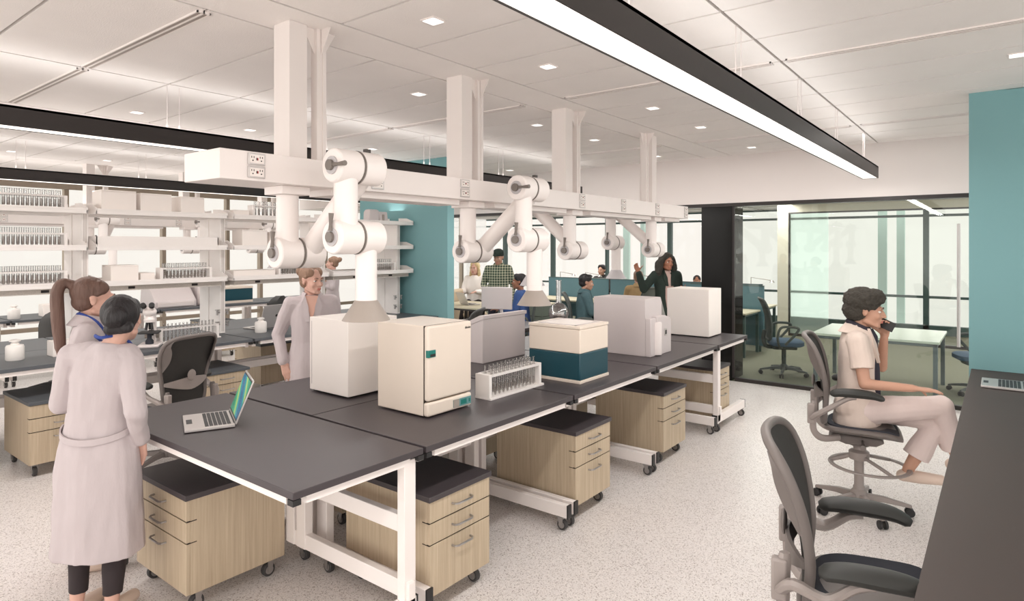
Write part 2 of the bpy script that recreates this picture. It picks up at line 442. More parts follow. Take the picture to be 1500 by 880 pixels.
# meeting-room portal in the office
wp = mat('portal_warm_grey', srgb(206, 200, 184), .8)
struct(MB().box(13.5, 3.41, 0, 13.7, 3.62, 2.66).box(13.5, -3, 2.49, 13.7, 3.41, 2.66).build('wall_portal', wp))
struct(MB().box(13.5, -3, 2.46, 13.56, 3.41, 2.49).box(13.5, 3.39, 0, 13.56, 3.41, 2.46).build('trim_7', 'blackmetal'))
struct(MB().box(13.55, 2.68, .05, 13.56, 3.39, 2.46).build('window_4', 'frost'))
struct(MB().box(13.55, -3, .05, 13.56, 2.68, 2.46).build('window_5', 'wglass'))
struct(MB().box(13.5, -3, 0, 13.58, 3.41, .05).build('trim_8', 'blackmetal'))
# ================================================================ PENDANT LIGHTS
def pendant(label, yc, x0, x1, segs, hx):
    t = thing('linear_pendant_light', label, 'pendant light', (0, yc, 0), 0, 'black linear pendant lights')
    MB().box(x0, -.08, 2.56, x0+.006, .08, 2.69).box(x1-.006, -.08, 2.56, x1, .08, 2.69).box(x0, -.08, 2.56, x1, -.072, 2.69).box(x0, .072, 2.56, x1, .08, 2.69).box(x0, -.08, 2.675, x1, .08, 2.69).build('housing', 'blackmetal', t)
    a = x0+.008
    n = max(1, round((x1-x0)/segs)); w = (x1-x0-.016)/n
    for i in range(n):
        MB().box(a+i*w+.002, -.07, 2.563, a+(i+1)*w-.002, .07, 2.575).build('diffuser', 'light', t)
    for h in hx:
        MB().cyl((h-.045, 0, 2.69), (h-.045, 0, CH), .0028, n=6).cyl((h+.045, 0, 2.69), (h+.045, 0, CH), .0028, n=6).cyl((h-.045, 0, 2.69), (h-.045, 0, 2.73), .007, n=8).cyl((h+.045, 0, 2.69), (h+.045, 0, 2.73), .007, n=8).pieces('hanger_cable', 'paint2', t)
pendant('big black linear pendant light with lit underside at upper right', 1.16, -1.5, 8.03, 1.33, [.95, 2.2, 3.55, 4.9, 6.2, 7.6])
pendant('black linear pendant light running behind the white overhead service beam', 5.0, -1.5, 8.03, 1.33, [-.4, .95, 2.21, 3.55, 4.9, 6.2, 7.6])
pendant('thin distant black linear pendant light above the shelving', 8.92, -1.5, 8.03, 1.33, [-.4, .95, 2.25, 3.55, 4.9, 6.2, 7.6])
# ================================================================ SERVICE CARRIER, COLUMNS, EXTRACTION ARMS
def outlet(parent, x, z, y):
    p = MB().box(x-.045, y-.008, z-.028, x+.045, y, z+.028).build('outlet', 'alum', parent, bevel=.002)
    m = MB().box(x-.036, y-.010, z-.02, x+.036, y-.0075, z+.02, 0)
    for s in (-1, 1):
        m.box(x+s*.022-.008, y-.0115, z+.004, x+s*.022-.005, y-.0095, z+.013, 1).box(x+s*.022+.004, y-.0115, z+.004, x+s*.022+.007, y-.0095, z+.013, 1)
        m.cyl((x+s*.022, y-.0115, z-.008), (x+s*.022, y-.0095, z-.008), .0035, n=8, mi=1)
    m.box(x-.004, y-.0115, z-.006, x+.001, y-.0095, z+.006, 1).box(x+.001, y-.0115, z-.006, x+.006, y-.0095, z+.006, 2)
    m.build('socket_face', ['box', 'ink', 'red'], p)
def carrier(label, x0, x1, yc, outs, hw=.175):
    t = thing('overhead_service_carrier', label, 'service carrier', (0, yc, 0))
    MB().box(x0, -hw, 2.12, x1, hw, 2.262).build('beam', 'paint', t, bevel=.003)
    for xa, xb in ((2.15, 3.2), (3.58, 4.55), (4.95, 6.2), (6.55, 6.95)):
        MB().box(xa, -hw+.07, 2.085, xb, hw-.07, 2.1205).build('under_tray', 'paint', t, bevel=.002)
    for x in outs:
        outlet(t, x, 2.226, -hw); outlet(t, x, 2.162, -hw)
carrier('long white overhead service beam with power outlets above the front bench', 1.478, 7.03, 3.05, [1.66+.757*i for i in range(8)])
carrier('distant white service beam with outlets seen behind the shelves', .6, 7.0, 10.75, [.2+.76*i for i in range(1, 9)])
def column(label, x, yc, flip=False, grp='white carrier columns'):
    t = thing('support_column', label, 'column', (x, yc, 0), 0, grp)
    MB().box(-.055, -.075, 2.262, .055, .075, CH).build('column_casing', 'paint', t, bevel=.002)
def strut(label, x, yc, grp='slim carrier struts'):
    t = thing('hanger_strut', label, 'strut', (x, yc, 0), 0, grp)
    MB().box(-.03, -.028, 2.262, -.008, .028, CH).box(.008, -.028, 2.262, .03, .028, CH).box(-.008, -.022, 2.262, .008, .026, CH).build('channel', 'paint', t)
    g_ = MB().prism([(.028, CH-.14), (.11, CH), (.028, CH)], 1, -.003, .003).prism([(-.028, CH-.14), (-.11, CH), (-.028, CH)], 1, -.003, .003)
    g_.prism([(-.028, CH-.14), (-.11, CH), (-.028, CH)], 0, -.003, .003).pieces('gusset', 'paint', t)
for i, (x, sx) in enumerate([(1.99, 2.14), (3.36, 3.51), (4.71, 4.87), (6.44, 6.27)]):
    o_ = ['nearest', 'second', 'third', 'farthest'][i]
    column('%s white box column from ceiling down to the overhead service beam' % o_, x, 3.095)
    strut('slim white strut with gussets beside the %s column' % o_, sx, 3.05)
for i, x in enumerate([3.52, 4.9, 6.3]):
    column('%s distant white column above the far lab row' % ['leftmost', 'middle', 'right'][i], x, 10.7, grp='distant columns')
    strut('slim strut beside the %s distant column' % ['leftmost', 'middle', 'right'][i], x+.22, 10.7, grp='distant struts')
def extraction_arm(label, x, y, dirn, hood='hoodgrey', zj=1.765, dy=.5, zb=1.43, yo=.02):
    # axis of each joint along x: near half (smaller x) and far half
    t = thing('extraction_arm', label, 'fume extraction arm', (x, y, 0), 0, 'white articulated extraction arms')
    r = .058; rj = .083; a = -.05; b = .075
    def joint(name, yy, zz, ang):
        j = MB().cyl((-.13, yy, zz), (.005, yy, zz), rj, n=32).cyl((.012, yy, zz), (.145, yy, zz), rj, n=32)
        j = j.build('joint', 'paint', t, bevel=.008)
        MB().cyl((.004, yy, zz), (.013, yy, zz), rj+.0015, n=32).build('seal_ring', 'handle', j)
        MB().cyl((-.137, yy, zz), (-.129, yy, zz), .044, n=24).build('hub_disc', 'hoodlight', j)
        MB().cyl((-.152, yy, zz), (-.134, yy, zz), .026, n=20).build('hub_knob', 'handle', j)
        c, s_ = math.cos(ang), math.sin(ang)
        q = [V((-.142, yy+c*d, zz+s_*d)) for d in (.03, .06, .115)]
        MB().tube(q, [.011, .008, .013], n=8).build('lever', 'handle', j)
        return j
    yu, zu = y*0+dirn*dy, zj+.425
    MB().box(-.05-.085, -.085, 2.075, -.05+.085, .085, 2.1195).build('mount_plate', 'paint', t, bevel=.004)
    MB().cyl((a, 0, 2.074), (a, 0, zj), r, n=28).build('drop_tube', 'paint', t)
    joint('j', 0, zj, R(95))
    MB().cyl((b, 0, zj), (b, yu, zu), r, n=28).build('diagonal_tube', 'paint', t)
    joint('j', yu, zu, R(0) if dirn > 0 else R(180))
    zl = zu-.345
    MB().cyl((a, yu, zu), (a, yu, zl), r, n=28).build('middle_tube', 'paint', t)
    joint('j', yu, zl, R(95))
    MB().box(.145, yu-.012, zl-.01, .17, yu+.012, zl+.01).build('stop_knob', 'knob', t)
    MB().box(b-.01, yu-.012, zu+.08, b+.02, yu+.012, zu+.10).build('stop_knob', 'knob', t)
    MB().cyl((b, yu, zl), (b, yu, zb+.10), r*.93, n=28).build('suction_tube', 'paint', t)
    MB().lathe([(.05, .10), (.056, .10), (.12, 0), (.114, 0)], (b, yu, zb), 32).build('hood', hood, t)
extraction_arm('nearest white extraction arm with grey cone hood over the plain white cabinet', 1.98, 3.03, -1)
extraction_arm('second white extraction arm, hood above the grey instrument and tube rack', 3.43, 3.03, -1, zb=1.40)
extraction_arm('third white extraction arm folded back behind the second one', 4.78, 3.03, 1, hood='hoodlight')
extraction_arm('farthest white extraction arm with pale hood near the beam end', 6.43, 3.03, 1, hood='hoodlight')
# ================================================================ LAB BENCHES
BZ = .854
def castor(parent, x, y, z, r=.034, dx=0):
    c = MB().cyl((x-.014, y, r), (x+.014, y, r), r, n=20).build('castor', 'rubber', parent, bevel=.004)
    MB().cyl((x-.0165, y, r), (x+.0165, y, r), r*.62, n=16).build('wheel_hub', 'chrome', c)
    m = MB()
    for s in (-1, 1): m.prism([(y-.012, z), (y+.026, z), (y+.012, r-.008), (y-.010, r-.008)], 0, x+s*.019-.002, x+s*.019+.002)
    m.box(x-.022, y-.02, z-.008, x+.022, y+.03, z).build('fork', 'chrome', c)
def cleg_y(t, x, yf, yp, cast=True, two=True):
    # foot runs along y from yf (front) to yp (post side)
    s = 1 if yp > yf else -1
    MB().box(x-.02, yf, .085, x+.02, yp, .165).build('foot_bar', 'paint', t, bevel=.003)
    MB().box(x-.021, yf-.004*s, .083, x+.021, yf+.006*s, .167).pieces('end_cap', 'blackplastic', t)
    MB().box(x-.025, yp-.09*s, .10, x+.025, yp, .80).build('leg', 'paint', t, bevel=.003)
    MB().box(x-.02, yf+.06*s, .765, x+.02, yp, .815).build('top_arm', 'paint', t, bevel=.002)
    if cast:
        castor(t, x, yf+.05*s, .085); castor(t, x, yp-.08*s, .085)
def bench(label, x0, x1, yf, yb, grp, mslab='slab', legs=(1, 1)):
    t = thing('lab_bench', label, 'lab bench', ((x0+x1)/2, (yf+yb)/2, 0), 0, grp)
    X0, X1 = x0-(x0+x1)/2, x1-(x0+x1)/2; F, B = yf-(yf+yb)/2, yb-(yf+yb)/2
    s = 1 if B > F else -1
    MB().box(X0, F, BZ-.03, X1, B, BZ).build('worktop', mslab, t, bevel=.0025)
    MB().box(X0+.07, F+.015*s, .79, X1-.07, F+.05*s, BZ-.03).box(X0+.03, B-.05*s, .79, X1-.03, B-.02*s, BZ-.03).pieces('frame_rail', 'paint', t)
    m = MB().box(X0+.0, F-.002*s, .80, X0+.035, F+.03*s, BZ-.031).box(X1-.035, F-.002*s, .80, X1, F+.03*s, BZ-.031)
    m.pieces('corner_bracket', 'blackplastic', t)
    for k, xx in ((0, X0+.03), (1, X1-.03)):
        if legs[k]: cleg_y(t, xx, F+.01*s, B-.03*s)
    MB().box(X0+.05, B-.09*s, .40, X1-.05, B-.06*s, .48).pieces('stretcher', 'paint', t, bevel=.002)
    return t
Y0, YM, Y1 = 2.145, 3.053, 3.96
for i, (a, b) in enumerate([(2.10, 3.39), (3.41, 4.61), (4.63, 5.97)]):
    w_ = ['first', 'middle', 'last'][i]
    bench('%s front-side bench of the centre row with charcoal top and white legs' % w_, a, b, Y0, YM-.004, 'centre row benches')
    bench('%s rear-side bench of the centre row, behind the front-side ones' % w_, a, b, Y1, YM+.004, 'centre row benches')
def end_table(label, x0, x1, postside, mslab='slab'):
    t = thing('lab_bench', label, 'lab bench', (x0, Y0, 0), 0, 'centre row end tables')
    w, L_ = x1-x0, Y1-Y0
    MB().box(0, 0, BZ-.03, w, L_, BZ).build('worktop', mslab, t, bevel=.0025)
    MB().box(.015, .07, .79, .045, L_-.07, BZ-.03).box(w-.045, .07, .79, w-.015, L_-.07, BZ-.03).box(.07, .015, .79, w-.07, .045, BZ-.03).pieces('frame_rail', 'paint', t)
    MB().box(-.002, -.002, .80, .035, .035, BZ-.031).box(w-.035, -.002, .80, w+.002, .035, BZ-.031).pieces('corner_bracket', 'blackplastic', t)
    px = w-.10 if postside > 0 else .04
    fx0, fx1 = (.02, w-.02)
    for yy in (.045, L_-.045):
        MB().box(px, yy-.025, .10, px+.07, yy+.025, .81).build('leg', 'paint', t, bevel=.003)
        MB().box(fx0, yy-.025, .085, fx1, yy+.025, .165).build('foot_bar', 'paint', t, bevel=.003)
        MB().box(fx0-.005, yy-.026, .083, fx0+.006, yy+.026, .167).box(fx1-.006, yy-.026, .083, fx1+.005, yy+.026, .167).pieces('end_cap', 'blackplastic', t)
        castor(t, fx0+.05, yy, .085); castor(t, fx1-.05, yy, .085)
    MB().box(px+.01, .07, .47, px+.05, L_-.07, .55).box(px+.01, .0, .17, px+.05, L_, .25).pieces('stretcher', 'paint', t, bevel=.003)
    MB().box(px+.005, L_/2-.10, .17, px+.055, L_/2-.02, .80).box(px+.005, L_/2+.0, .17, px+.055, L_/2+.08, .80).pieces('centre_post', 'paint', t, bevel=.003)
end_table('crosswise bench at the near end with charcoal top carrying the open laptop', 1.39, 2.08, 1)
end_table('crosswise bench at the far end of the centre row by the black column', 5.99, 6.86, -1)
def pedestal(label, x, y, rz, w=.44, d=.62, top='slab', grp='rolling drawer pedestals'):
    t = thing('drawer_pedestal', label, 'drawer cabinet', (x, y, 0), rz, grp)   # origin front-left corner, front faces -y, width +x, depth +y
    MB().box(0, .02, .10, w, d, .565).build('body', 'wood', t, bevel=.0015)
    MB().box(-.008, -.008, .565, w+.008, d+.008, .592).build('top_slab', top, t, bevel=.002)
    for (a, b) in ((.463, .562), (.357, .457), (.102, .351)):
        q = MB().box(.002, 0, a, w-.002, .02, b).build('drawer', 'wood', t, bevel=.0015)
        zc = b-.048; hl = .068
        pts = [(w/2-hl, 0, zc), (w/2-hl+.003, -.02, zc), (w/2-hl+.018, -.03, zc), (w/2+hl-.018, -.03, zc), (w/2+hl-.003, -.02, zc), (w/2+hl, 0, zc)]
        MB().tube(pts, .0055, 8).build('handle', 'chrome', q)
    MB().box(.001, .004, .352, w-.001, .021, .3565).box(.001, .004, .4575, w-.001, .021, .4625).box(-.0006, .004, .352, w+.0006, .05, .3565).box(-.0006, .004, .4575, w+.0006, .05, .4625).build('drawer_gap', 'gap', t)
    for cx in (.05, w-.05):
        for cy in (.07, d-.07): castor(t, cx, cy, .10, .036)
    return t
pedestal('oak drawer pedestal at front left beneath the laptop bench, drawers facing the coats', 1.44, 3.69, -PI/2, .57, .53)
pedestal('oak drawer pedestal beneath the first front bench, beside the near post', 2.15, 2.175, 0, .45, .64)
pedestal('oak drawer pedestal beneath the joint of the first and middle front benches', 3.49, 2.19, 0, .46, .66)
pedestal('oak drawer pedestal beneath the last front bench', 4.86, 2.20, 0, .46, .64)
pedestal('oak cabinet pedestal beneath the far end bench by the black column', 6.14, 2.235, 0, .42, .60)
# rear side of the centre row, drawers facing the shelving
for i, x in enumerate((2.95, 4.2, 5.5)):
    pedestal('oak pedestal on the rear side of the centre row, %s of three' % ['left', 'middle', 'right'][i], x, 3.93, PI, .45, .62)
# second row
SR = [(-.4, .88), (.9, 2.17), (2.19, 3.46), (3.48, 4.75), (4.77, 6.15)]
for i, (a, b) in enumerate(SR):
    w_ = ['far left', 'second', 'third', 'fourth', 'last'][i]
    bench('%s front bench of the shelving row' % w_, a, b, 6.05, 6.945, 'shelving row benches', 'darkslab2')
    bench('%s rear bench of the shelving row, behind the shelf posts' % w_, a, b, 7.85, 6.955, 'shelving row benches', 'darkslab2')
for i, (x, y, w, d, s_) in enumerate([(1.55, 5.93, .46, .66, 'behind the two coated people at left'), (.2, 6.1, .46, .62, 'cut by the left frame edge'), (2.92, 5.97, .45, .62, 'right of the grey mesh chair'), (5.1, 6.08, .45, .62, 'hidden behind the white cabinet')]):
    pedestal('oak drawer pedestal of the shelving row %s' % s_, x, y, 0, w, d, 'darkslab2', 'shelving row pedestals')
for i, x in enumerate((1.5, 2.78, 4.66, 5.95)):
    pedestal('oak pedestal on the rear side of the shelving row, %s' % ['leftmost', 'second from left', 'third from left', 'next to the teal wall'][i], x, 7.82, PI, .44, .62, 'darkslab2', 'shelving row pedestals')
for i, (a, b) in enumerate([(.6, 2.4), (2.42, 4.2), (4.22, 6.0), (6.02, 7.4)]):
    w_ = ['leftmost', 'second', 'third', 'rightmost'][i]
    bench('%s bench of the distant row by the windows' % w_, a, b, 9.95, 10.8, 'distant row benches', 'darkslab2')
    pedestal('oak pedestal of the distant row under its %s bench' % w_, a+.75, 10.0, 0, .46, .62, 'darkslab2', 'distant pedestals')
# counter at the right
t = thing('wall_counter', 'long dark counter at the right edge running to the teal wall', 'counter')
MB().box(.35, -.75, .79, 6.19, .19, .83).build('countertop', 'counter', t, bevel=.002)
m = MB()
for x in (.4, 2.3, 4.2, 6.05): m.box(x, -.7, 0, x+.06, -.62, .79).box(x, -.7, .70, x+.06, .1, .79)
m.build('support_bracket', 'paint', t)
# ================================================================ THINGS ON THE CENTRE ROW
def place(name, label, cat, x, y, z=BZ, rz=0, group=None): return thing(name, label, cat, (x, y, z), rz, group)
# plain white cabinet
t = place('equipment_cabinet', 'plain white box cabinet under the nearest grey hood, behind the incubator', 'lab equipment', 2.45, 3.19)
MB().box(0, 0, .012, .40, .40, .486).build('body', 'box', t, bevel=.004)
MB().box(-.002, .375, .05, .001, .38, .46).box(.40, .02, .05, .403, .38, .46).build('panel_seam', 'instr', t)
for x in (.04, .36):
    for y in (.04, .36): MB().cyl((x, y, 0), (x, y, .013), .015, n=12).build('foot', 'blackplastic', t)
# incubator
t = place('incubator', 'cream benchtop incubator with teal door latch and blue-green control panel', 'lab incubator', 2.44, 2.48)
MB().box(0, .035, .008, .36, .42, .508).build('body', 'cream', t, bevel=.006)
MB().box(0, 0, .008, .36, .04, .085).build('base_panel', 'cream', t, bevel=.012, seg=4)
d_ = MB().box(0, 0, .092, .36, .036, .508).build('door', 'cream', t, bevel=.014, seg=4)
MB().box(.001, .034, .008, .359, .037, .507).build('door_seal', 'gap', t)
l = MB().box(-.004, -.006, .335, .055, .014, .375).build('latch', 'tealtag', d_, bevel=.002)
MB().box(.012, -.0075, .340, .05, -.0055, .354).build('latch_grip', 'ink', l)
MB().box(.20, -.003, .022, .35, .002, .066).build('control_panel', 'panelglass', t)
MB().box(.20, -.0042, .022, .248, -.0025, .066).build('keypad', 'hoodgrey', t)
MB().box(.262, -.0042, .03, .31, -.0025, .058).box(.33, -.0042, .034, .342, -.0025, .054).build('display', 'tealtag', t)
# script lettering on the door
def text(body, parent, loc, size, m, rot=(PI/2, 0, 0), shear=0, name='lettering'):
    c = bpy.data.curves.new(name, 'FONT'); c.body = body; c.size = size; c.shear = shear; c.extrude = .0006; c.materials.append(M[m])
    o = bpy.data.objects.new(name, c); C.objects.link(o)
    bpy.context.view_layer.update(); me = bpy.data.meshes.new_from_object(o.evaluated_get(bpy.context.evaluated_depsgraph_get()))
    bpy.data.objects.remove(o); o = bpy.data.objects.new(name, me); C.objects.link(o); o.parent = parent; o.location = loc; o.rotation_euler = rot
    return o
text('Binder', d_, (.298, -.0012, .466), .019, 'ink', shear=.35)
# grey instrument with sloped back
t = place('instrument_housing', 'pale grey instrument housing with sloped back, behind the test tube rack', 'lab equipment', 3.86, 3.30)
MB().prism([(0, 0), (.42, 0), (.42, .20), (.03, .375), (0, .375)], 0, 0, .57).build('body', 'instr', t, bevel=.004)
MB().prism([(-.012, .36), (.45, .185), (.45, .20), (.03, .388), (-.012, .388)], 0, -.006, .578).build('lid', 'instr', t, bevel=.002)
MB().box(.575, .03, .05, .583, .2, .32).build('side_grille', 'ink', t)
# test tube racks
tubeseq = {}
def tube_mesh(name, h, r, liquid=.45):
    o = MB().lathe([(r*.4, .001), (r*.8, .004), (r, .014), (r, h-.004), (r*1.25, h), (r*1.15, h), (r*.86, h-.006), (r*.86, .014), (r*.3, .004)], (0, 0, 0), 12).build(name, 'tube')
    if liquid: MB().lathe([(r*.3, .006), (r*.8, .016), (r*.8, h*liquid), (r*.1, h*liquid)], (0, 0, 0), 10).build('sample', 'liquid', o)
    return o
def rack(label, x, y, z, rz, n, pitch, rows, h=.155, rp=.038, tube_label=None, grp='', liquid=.45, r=.0075, parent_bench=None):
    t = thing('tube_rack', label, 'test tube rack', (x, y, z), rz)
    L_ = n*pitch+.05; W = rows*rp+.03
    MB().box(0, 0, 0, L_+.015, W, .014).build('base_tray', 'shelf', t, bevel=.002)
    for x0 in (.0, L_-.026): MB().box(x0, .012, .014, x0+.026, W-.004, h+.004).build('end_panel', 'shelf', t, bevel=.002)
    m = MB()
    ys = [.02+rp*(i+.5)-.004 for i in range(rows)]
    edges = [.012]+[ (ys[i]+ys[i+1])/2-.004 for i in range(rows-1)]+[W-.012]
    for e in edges: m.box(.026, e, h-.012, L_-.026, e+.008, h+.004)
    for k in range(n+1): m.box(.032+(k)*pitch*(L_-.064)/(n*pitch)-.002, .012, h-.009, .032+(k)*pitch*(L_-.064)/(n*pitch)+.002, W-.004, h+.003)
    m.build('top_grid', 'shelf', t)
    q = (L_-.064)/n
    proto = None
    for j in range(rows):
        for k in range(n):
            lx, ly = .032+(k+.5)*q, ys[j]
            px = x+math.cos(rz)*lx-math.sin(rz)*ly; py = y+math.sin(rz)*lx+math.cos(rz)*ly
            if proto is None:
                proto = tube_mesh('test_tube', h+.035, r, liquid)
                tag(proto, tube_label, 'test tube', grp); proto.location = (px, py, z+.0145); pr_kids = kids(proto)
            else:
                c = proto.copy(); C.objects.link(c); c.location = (px, py, z+.0145+random.uniform(0, .0))
                for kk in pr_kids:
                    d = kk.copy(); C.objects.link(d); d.parent = c
    return t
rack('white test tube rack with two rows of tubes, right of the cream incubator', 2.965, 2.47, BZ, 0, 12, .042, 2, h=.15, rp=.05, tube_label='clear test tube in the front rack right of the cream incubator', grp='tubes in the front bench rack', liquid=.3)
# teal and cream chest
t = place('benchtop_chest', 'cream and deep teal cubic chest instrument on the middle front bench', 'lab equipment', 3.70, 2.285)
MB().box(-.005, -.005, .0, .395, .44, .022).build('plinth', 'cream', t, bevel=.003)
MB().box(0, 0, .022, .39, .435, .205).build('lower_body', 'tealbox', t, bevel=.006)
MB().box(0, 0, .206, .39, .435, .372).build('upper_body', 'cream', t, bevel=.006)
ld = MB().box(-.003, -.003, .374, .393, .438, .394).build('lid', 'cream', t, bevel=.003)
MB().box(.05, .07, .392, .33, .36, .396).build('lid_window', 'box', ld)
MB().box(.035, .055, .392, .345, .07, .3965).box(.345, .055, .392, .36, .375, .3965).box(.035, .055, .392, .05, .375, .3965).box(.035, .36, .392, .36, .375, .3965).build('window_gasket', 'instr', ld)
# heating mantle and flask behind the chest
t = place('heating_mantle', 'white cylindrical heating mantle hidden behind the teal chest, holding the flask', 'heating mantle', 4.36, 2.90)
MB().lathe([(.08, 0), (.085, .02), (.085, .315), (.05, .32), (.045, .30), (.01, .30)]).build('body', 'cream', t)
t = thing('round_bottom_flask', 'round-bottom glass flask with tall neck rising behind the teal chest', 'flask', (4.36, 2.90, BZ+.302))
MB().lathe([(.005, .0), (.04, .008), (.068, .035), (.084, .08), (.08, .12), (.055, .158), (.026, .178), (.022, .2), (.022, .36), (.027, .365), (.02, .366), (.018, .2), (.024, .172), (.05, .152), (.075, .12), (.079, .08), (.06, .035), (.02, .01)], (0, 0, 0), 32).build('vessel', 'flask', t)
MB().lathe([(.004, .012), (.055, .036), (.074, .07), (.074, .078), (.002, .078)], (0, 0, 0), 24).build('contents', 'liquid', t)
# big grey analyser
t = place('analyser', 'large pale grey analyser with slanted right shoulder and small socket', 'lab equipment', 4.96, 2.36)
MB().prism([(0, 0), (.42, 0), (.42, .30), (.31, .495), (0, .495)], 1, .05, .56).build('body', 'instr', t, bevel=.004)
MB().prism([(.12, 0), (.42, 0), (.42, .30), (.30, .335), (.12, .335), (.12, .0)], 1, 0, .055).build('front_panel', 'instr', t, bevel=.004)
MB().prism([(0, 0), (.13, 0), (.13, .26), (.10, .33), (0, .33)], 1, .0, .05).build('side_bulge', 'instr', t, bevel=.006)
MB().lathe([(.05, .0), (.05, .27), (.045, .28)], (.13, .012, .01), 20).build('bottle_recess', 'paint2', t)
MB().prism([(.33, .32), (.40, .32), (.33, .44)], 1, .045, .052).build('shoulder_vent', 'chrome', t)
k = MB().box(.27, -.006, .16, .32, .003, .22).build('socket', 'alum', t, bevel=.002)
MB().box(.28, -.0075, .17, .295, -.005, .205).box(.302, -.0075, .17, .312, -.005, .205).build('socket_slot', 'ink', k)
# white tall box at the far end
t = place('equipment_cabinet', 'tall white box cabinet at the far end of the centre row by the black column', 'lab equipment', 6.38, 2.385)
MB().box(0, 0, .01, .36, .46, .50).build('body', 'box', t, bevel=.004)
MB().box(.36, .03, .03, .362, .43, .47).build('panel_seam', 'instr', t)
for x in (.04, .32):
    for y in (.04, .42): MB().cyl((x, y, 0), (x, y, .012), .015, n=12).build('foot', 'blackplastic', t)
def laptop(label, x, y, z, rz, scr=True, openang=108, w=.33, d=.235, emblem=False):
    # local: user side at -y, hinge at +y
    t = thing('laptop', label, 'laptop', (x, y, z), rz)
    b = MB().box(-w/2, -d/2, .003, w/2, d/2, .018).build('base', 'alum', t, bevel=.003)
    MB().box(-.045, -d/2+.012, .0175, .045, -d/2+.04, .0186).build('trackpad_button', 'keys', b)
    kb = MB()
    for r_ in range(6):
        yy = -d/2+.095+r_*.021
        for k in range(13):
            x0 = -w/2+.022+k*(w-.044)/13
            if r_ == 0 and 4 <= k <= 8:
                if k == 4: kb.box(x0, yy, .018, x0+5*(w-.044)/13-.002, yy+.017, .0195)
                continue
            kb.box(x0, yy, .018, x0+(w-.044)/13-.0022, yy+.0175, .0195)
    kb.build('keyboard', 'keys', b)
    h = bpy.data.objects.new('lid', None)
    a = R(openang)
    # lid plane built directly
    o = V((0, d/2, .018)); uy = V((0, -math.cos(a), math.sin(a)))*-1
    up = V((0, math.cos(PI-a), math.sin(PI-a))); nrm = V((0, -up.z, up.y))  # toward the user
    mt = Matrix(((1, 0, 0, o.x), (0, up.y, nrm.y, o.y), (0, up.z, nrm.z, o.z), (0, 0, 0, 1)))
    lid = MB().box(-w/2, 0, -.008, w/2, d, 0).xf(mt).build('lid', 'alum', t, bevel=.002)
    MB().box(-w/2+.008, .012, 0, w/2-.008, d-.008, .0008).xf(mt).build('bezel', 'keys', lid)
    if scr: 
        MB().box(-w/2+.014, .02, .0008, w/2-.014, d-.014, .0014).xf(mt).build('screen', 'screen', lid)
    if emblem:
        MB().lathe([(.016, -.0005), (.016, .0006)], (0, 0, 0), 20).xf(mt @ Matrix.Translation((0, d*.52, -.0085))).build('emblem', 'ink', lid)
    MB().cyl((-w/2+.03, d/2, .016), (w/2-.03, d/2, .016), .006, n=10).build('hinge', 'keys', lid)
    return t
laptop('open silver laptop with green and yellow wallpaper on the near crosswise bench', 1.665, 3.36, BZ, R(-113), openang=112)
laptop('silver laptop lying open at the right edge on the dark counter', 5.56, -.005, .83, R(180), openang=120)
# ================================================================ THINGS ON THE SHELVING ROW BENCH
def bottle(label, x, y, z, s=1., grp='white stoppered bottles'):
    t = thing('stoppered_bottle', label, 'bottle', (x, y, z), 0, grp)
    MB().lathe([(.058*s, 0), (.062*s, .006*s), (.062*s, .105*s), (.056*s, .118*s), (.03*s, .124*s), (.027*s, .13*s), (.03*s, .133*s)], (0, 0, 0), 32).build('body', 'bottle', t)
    MB().lathe([(.022*s, .131*s), (.022*s, .142*s), (.038*s, .147*s), (.038*s, .158*s), (.022*s, .164*s), (.004*s, .165*s)], (0, 0, 0), 24).build('stopper', 'bottle', t)
def small_box(label, x, y, z, w, d, h, rz=0, taper=.0, grp=None):
    t = thing('sample_box', label, 'lab box', (x, y, z), rz, grp)
    MB().add([(0, 0, 0), (w, 0, 0), (w, d, 0), (0, d, 0), (0, taper, h), (w, taper, h), (w, d, h), (0, d, h)], [(3, 2, 1, 0), (4, 5, 6, 7), (0, 1, 5, 4), (1, 2, 6, 5), (2, 3, 7, 6), (3, 0, 4, 7)]).build('body', 'box', t, bevel=.004)
    MB().box(w*.5-.006, -.003, h*.35, w*.5+.006, taper*.4+.002, h*.65).build('slot', 'hoodgrey', t)
    return t
bottle('white stoppered bottle at the far left on the shelving row bench', 1.60, 6.50, BZ, 1.05)
bottle('white stoppered bottle beside the grey laptop on the shelving row', 3.78, 6.45, BZ, 1.)
bottle('white stoppered bottle on the distant row bench at far left', 2.5, 10.2, BZ, 1.1)
small_box('small white box with slot on the shelving row bench behind the ponytail', 1.84, 6.40, BZ, .2, .16, .13)
small_box('small white tapered box on the distant row bench at far left', 2.82, 10.2, BZ, .26, .2, .16, taper=.03)
rack('white test tube rack on the shelving bench behind the grey mesh chair', 2.72, 6.42, BZ, 0, 14, .038, 1, h=.14, rp=.06, tube_label='clear test tube in the rack behind the grey mesh chair', grp='tubes in the shelving bench rack', liquid=.25, r=.008)
laptop('open laptop seen from behind with round emblem, on the shelving row bench', 4.03, 6.78, BZ, R(188), openang=108, emblem=True, w=.40, d=.28)
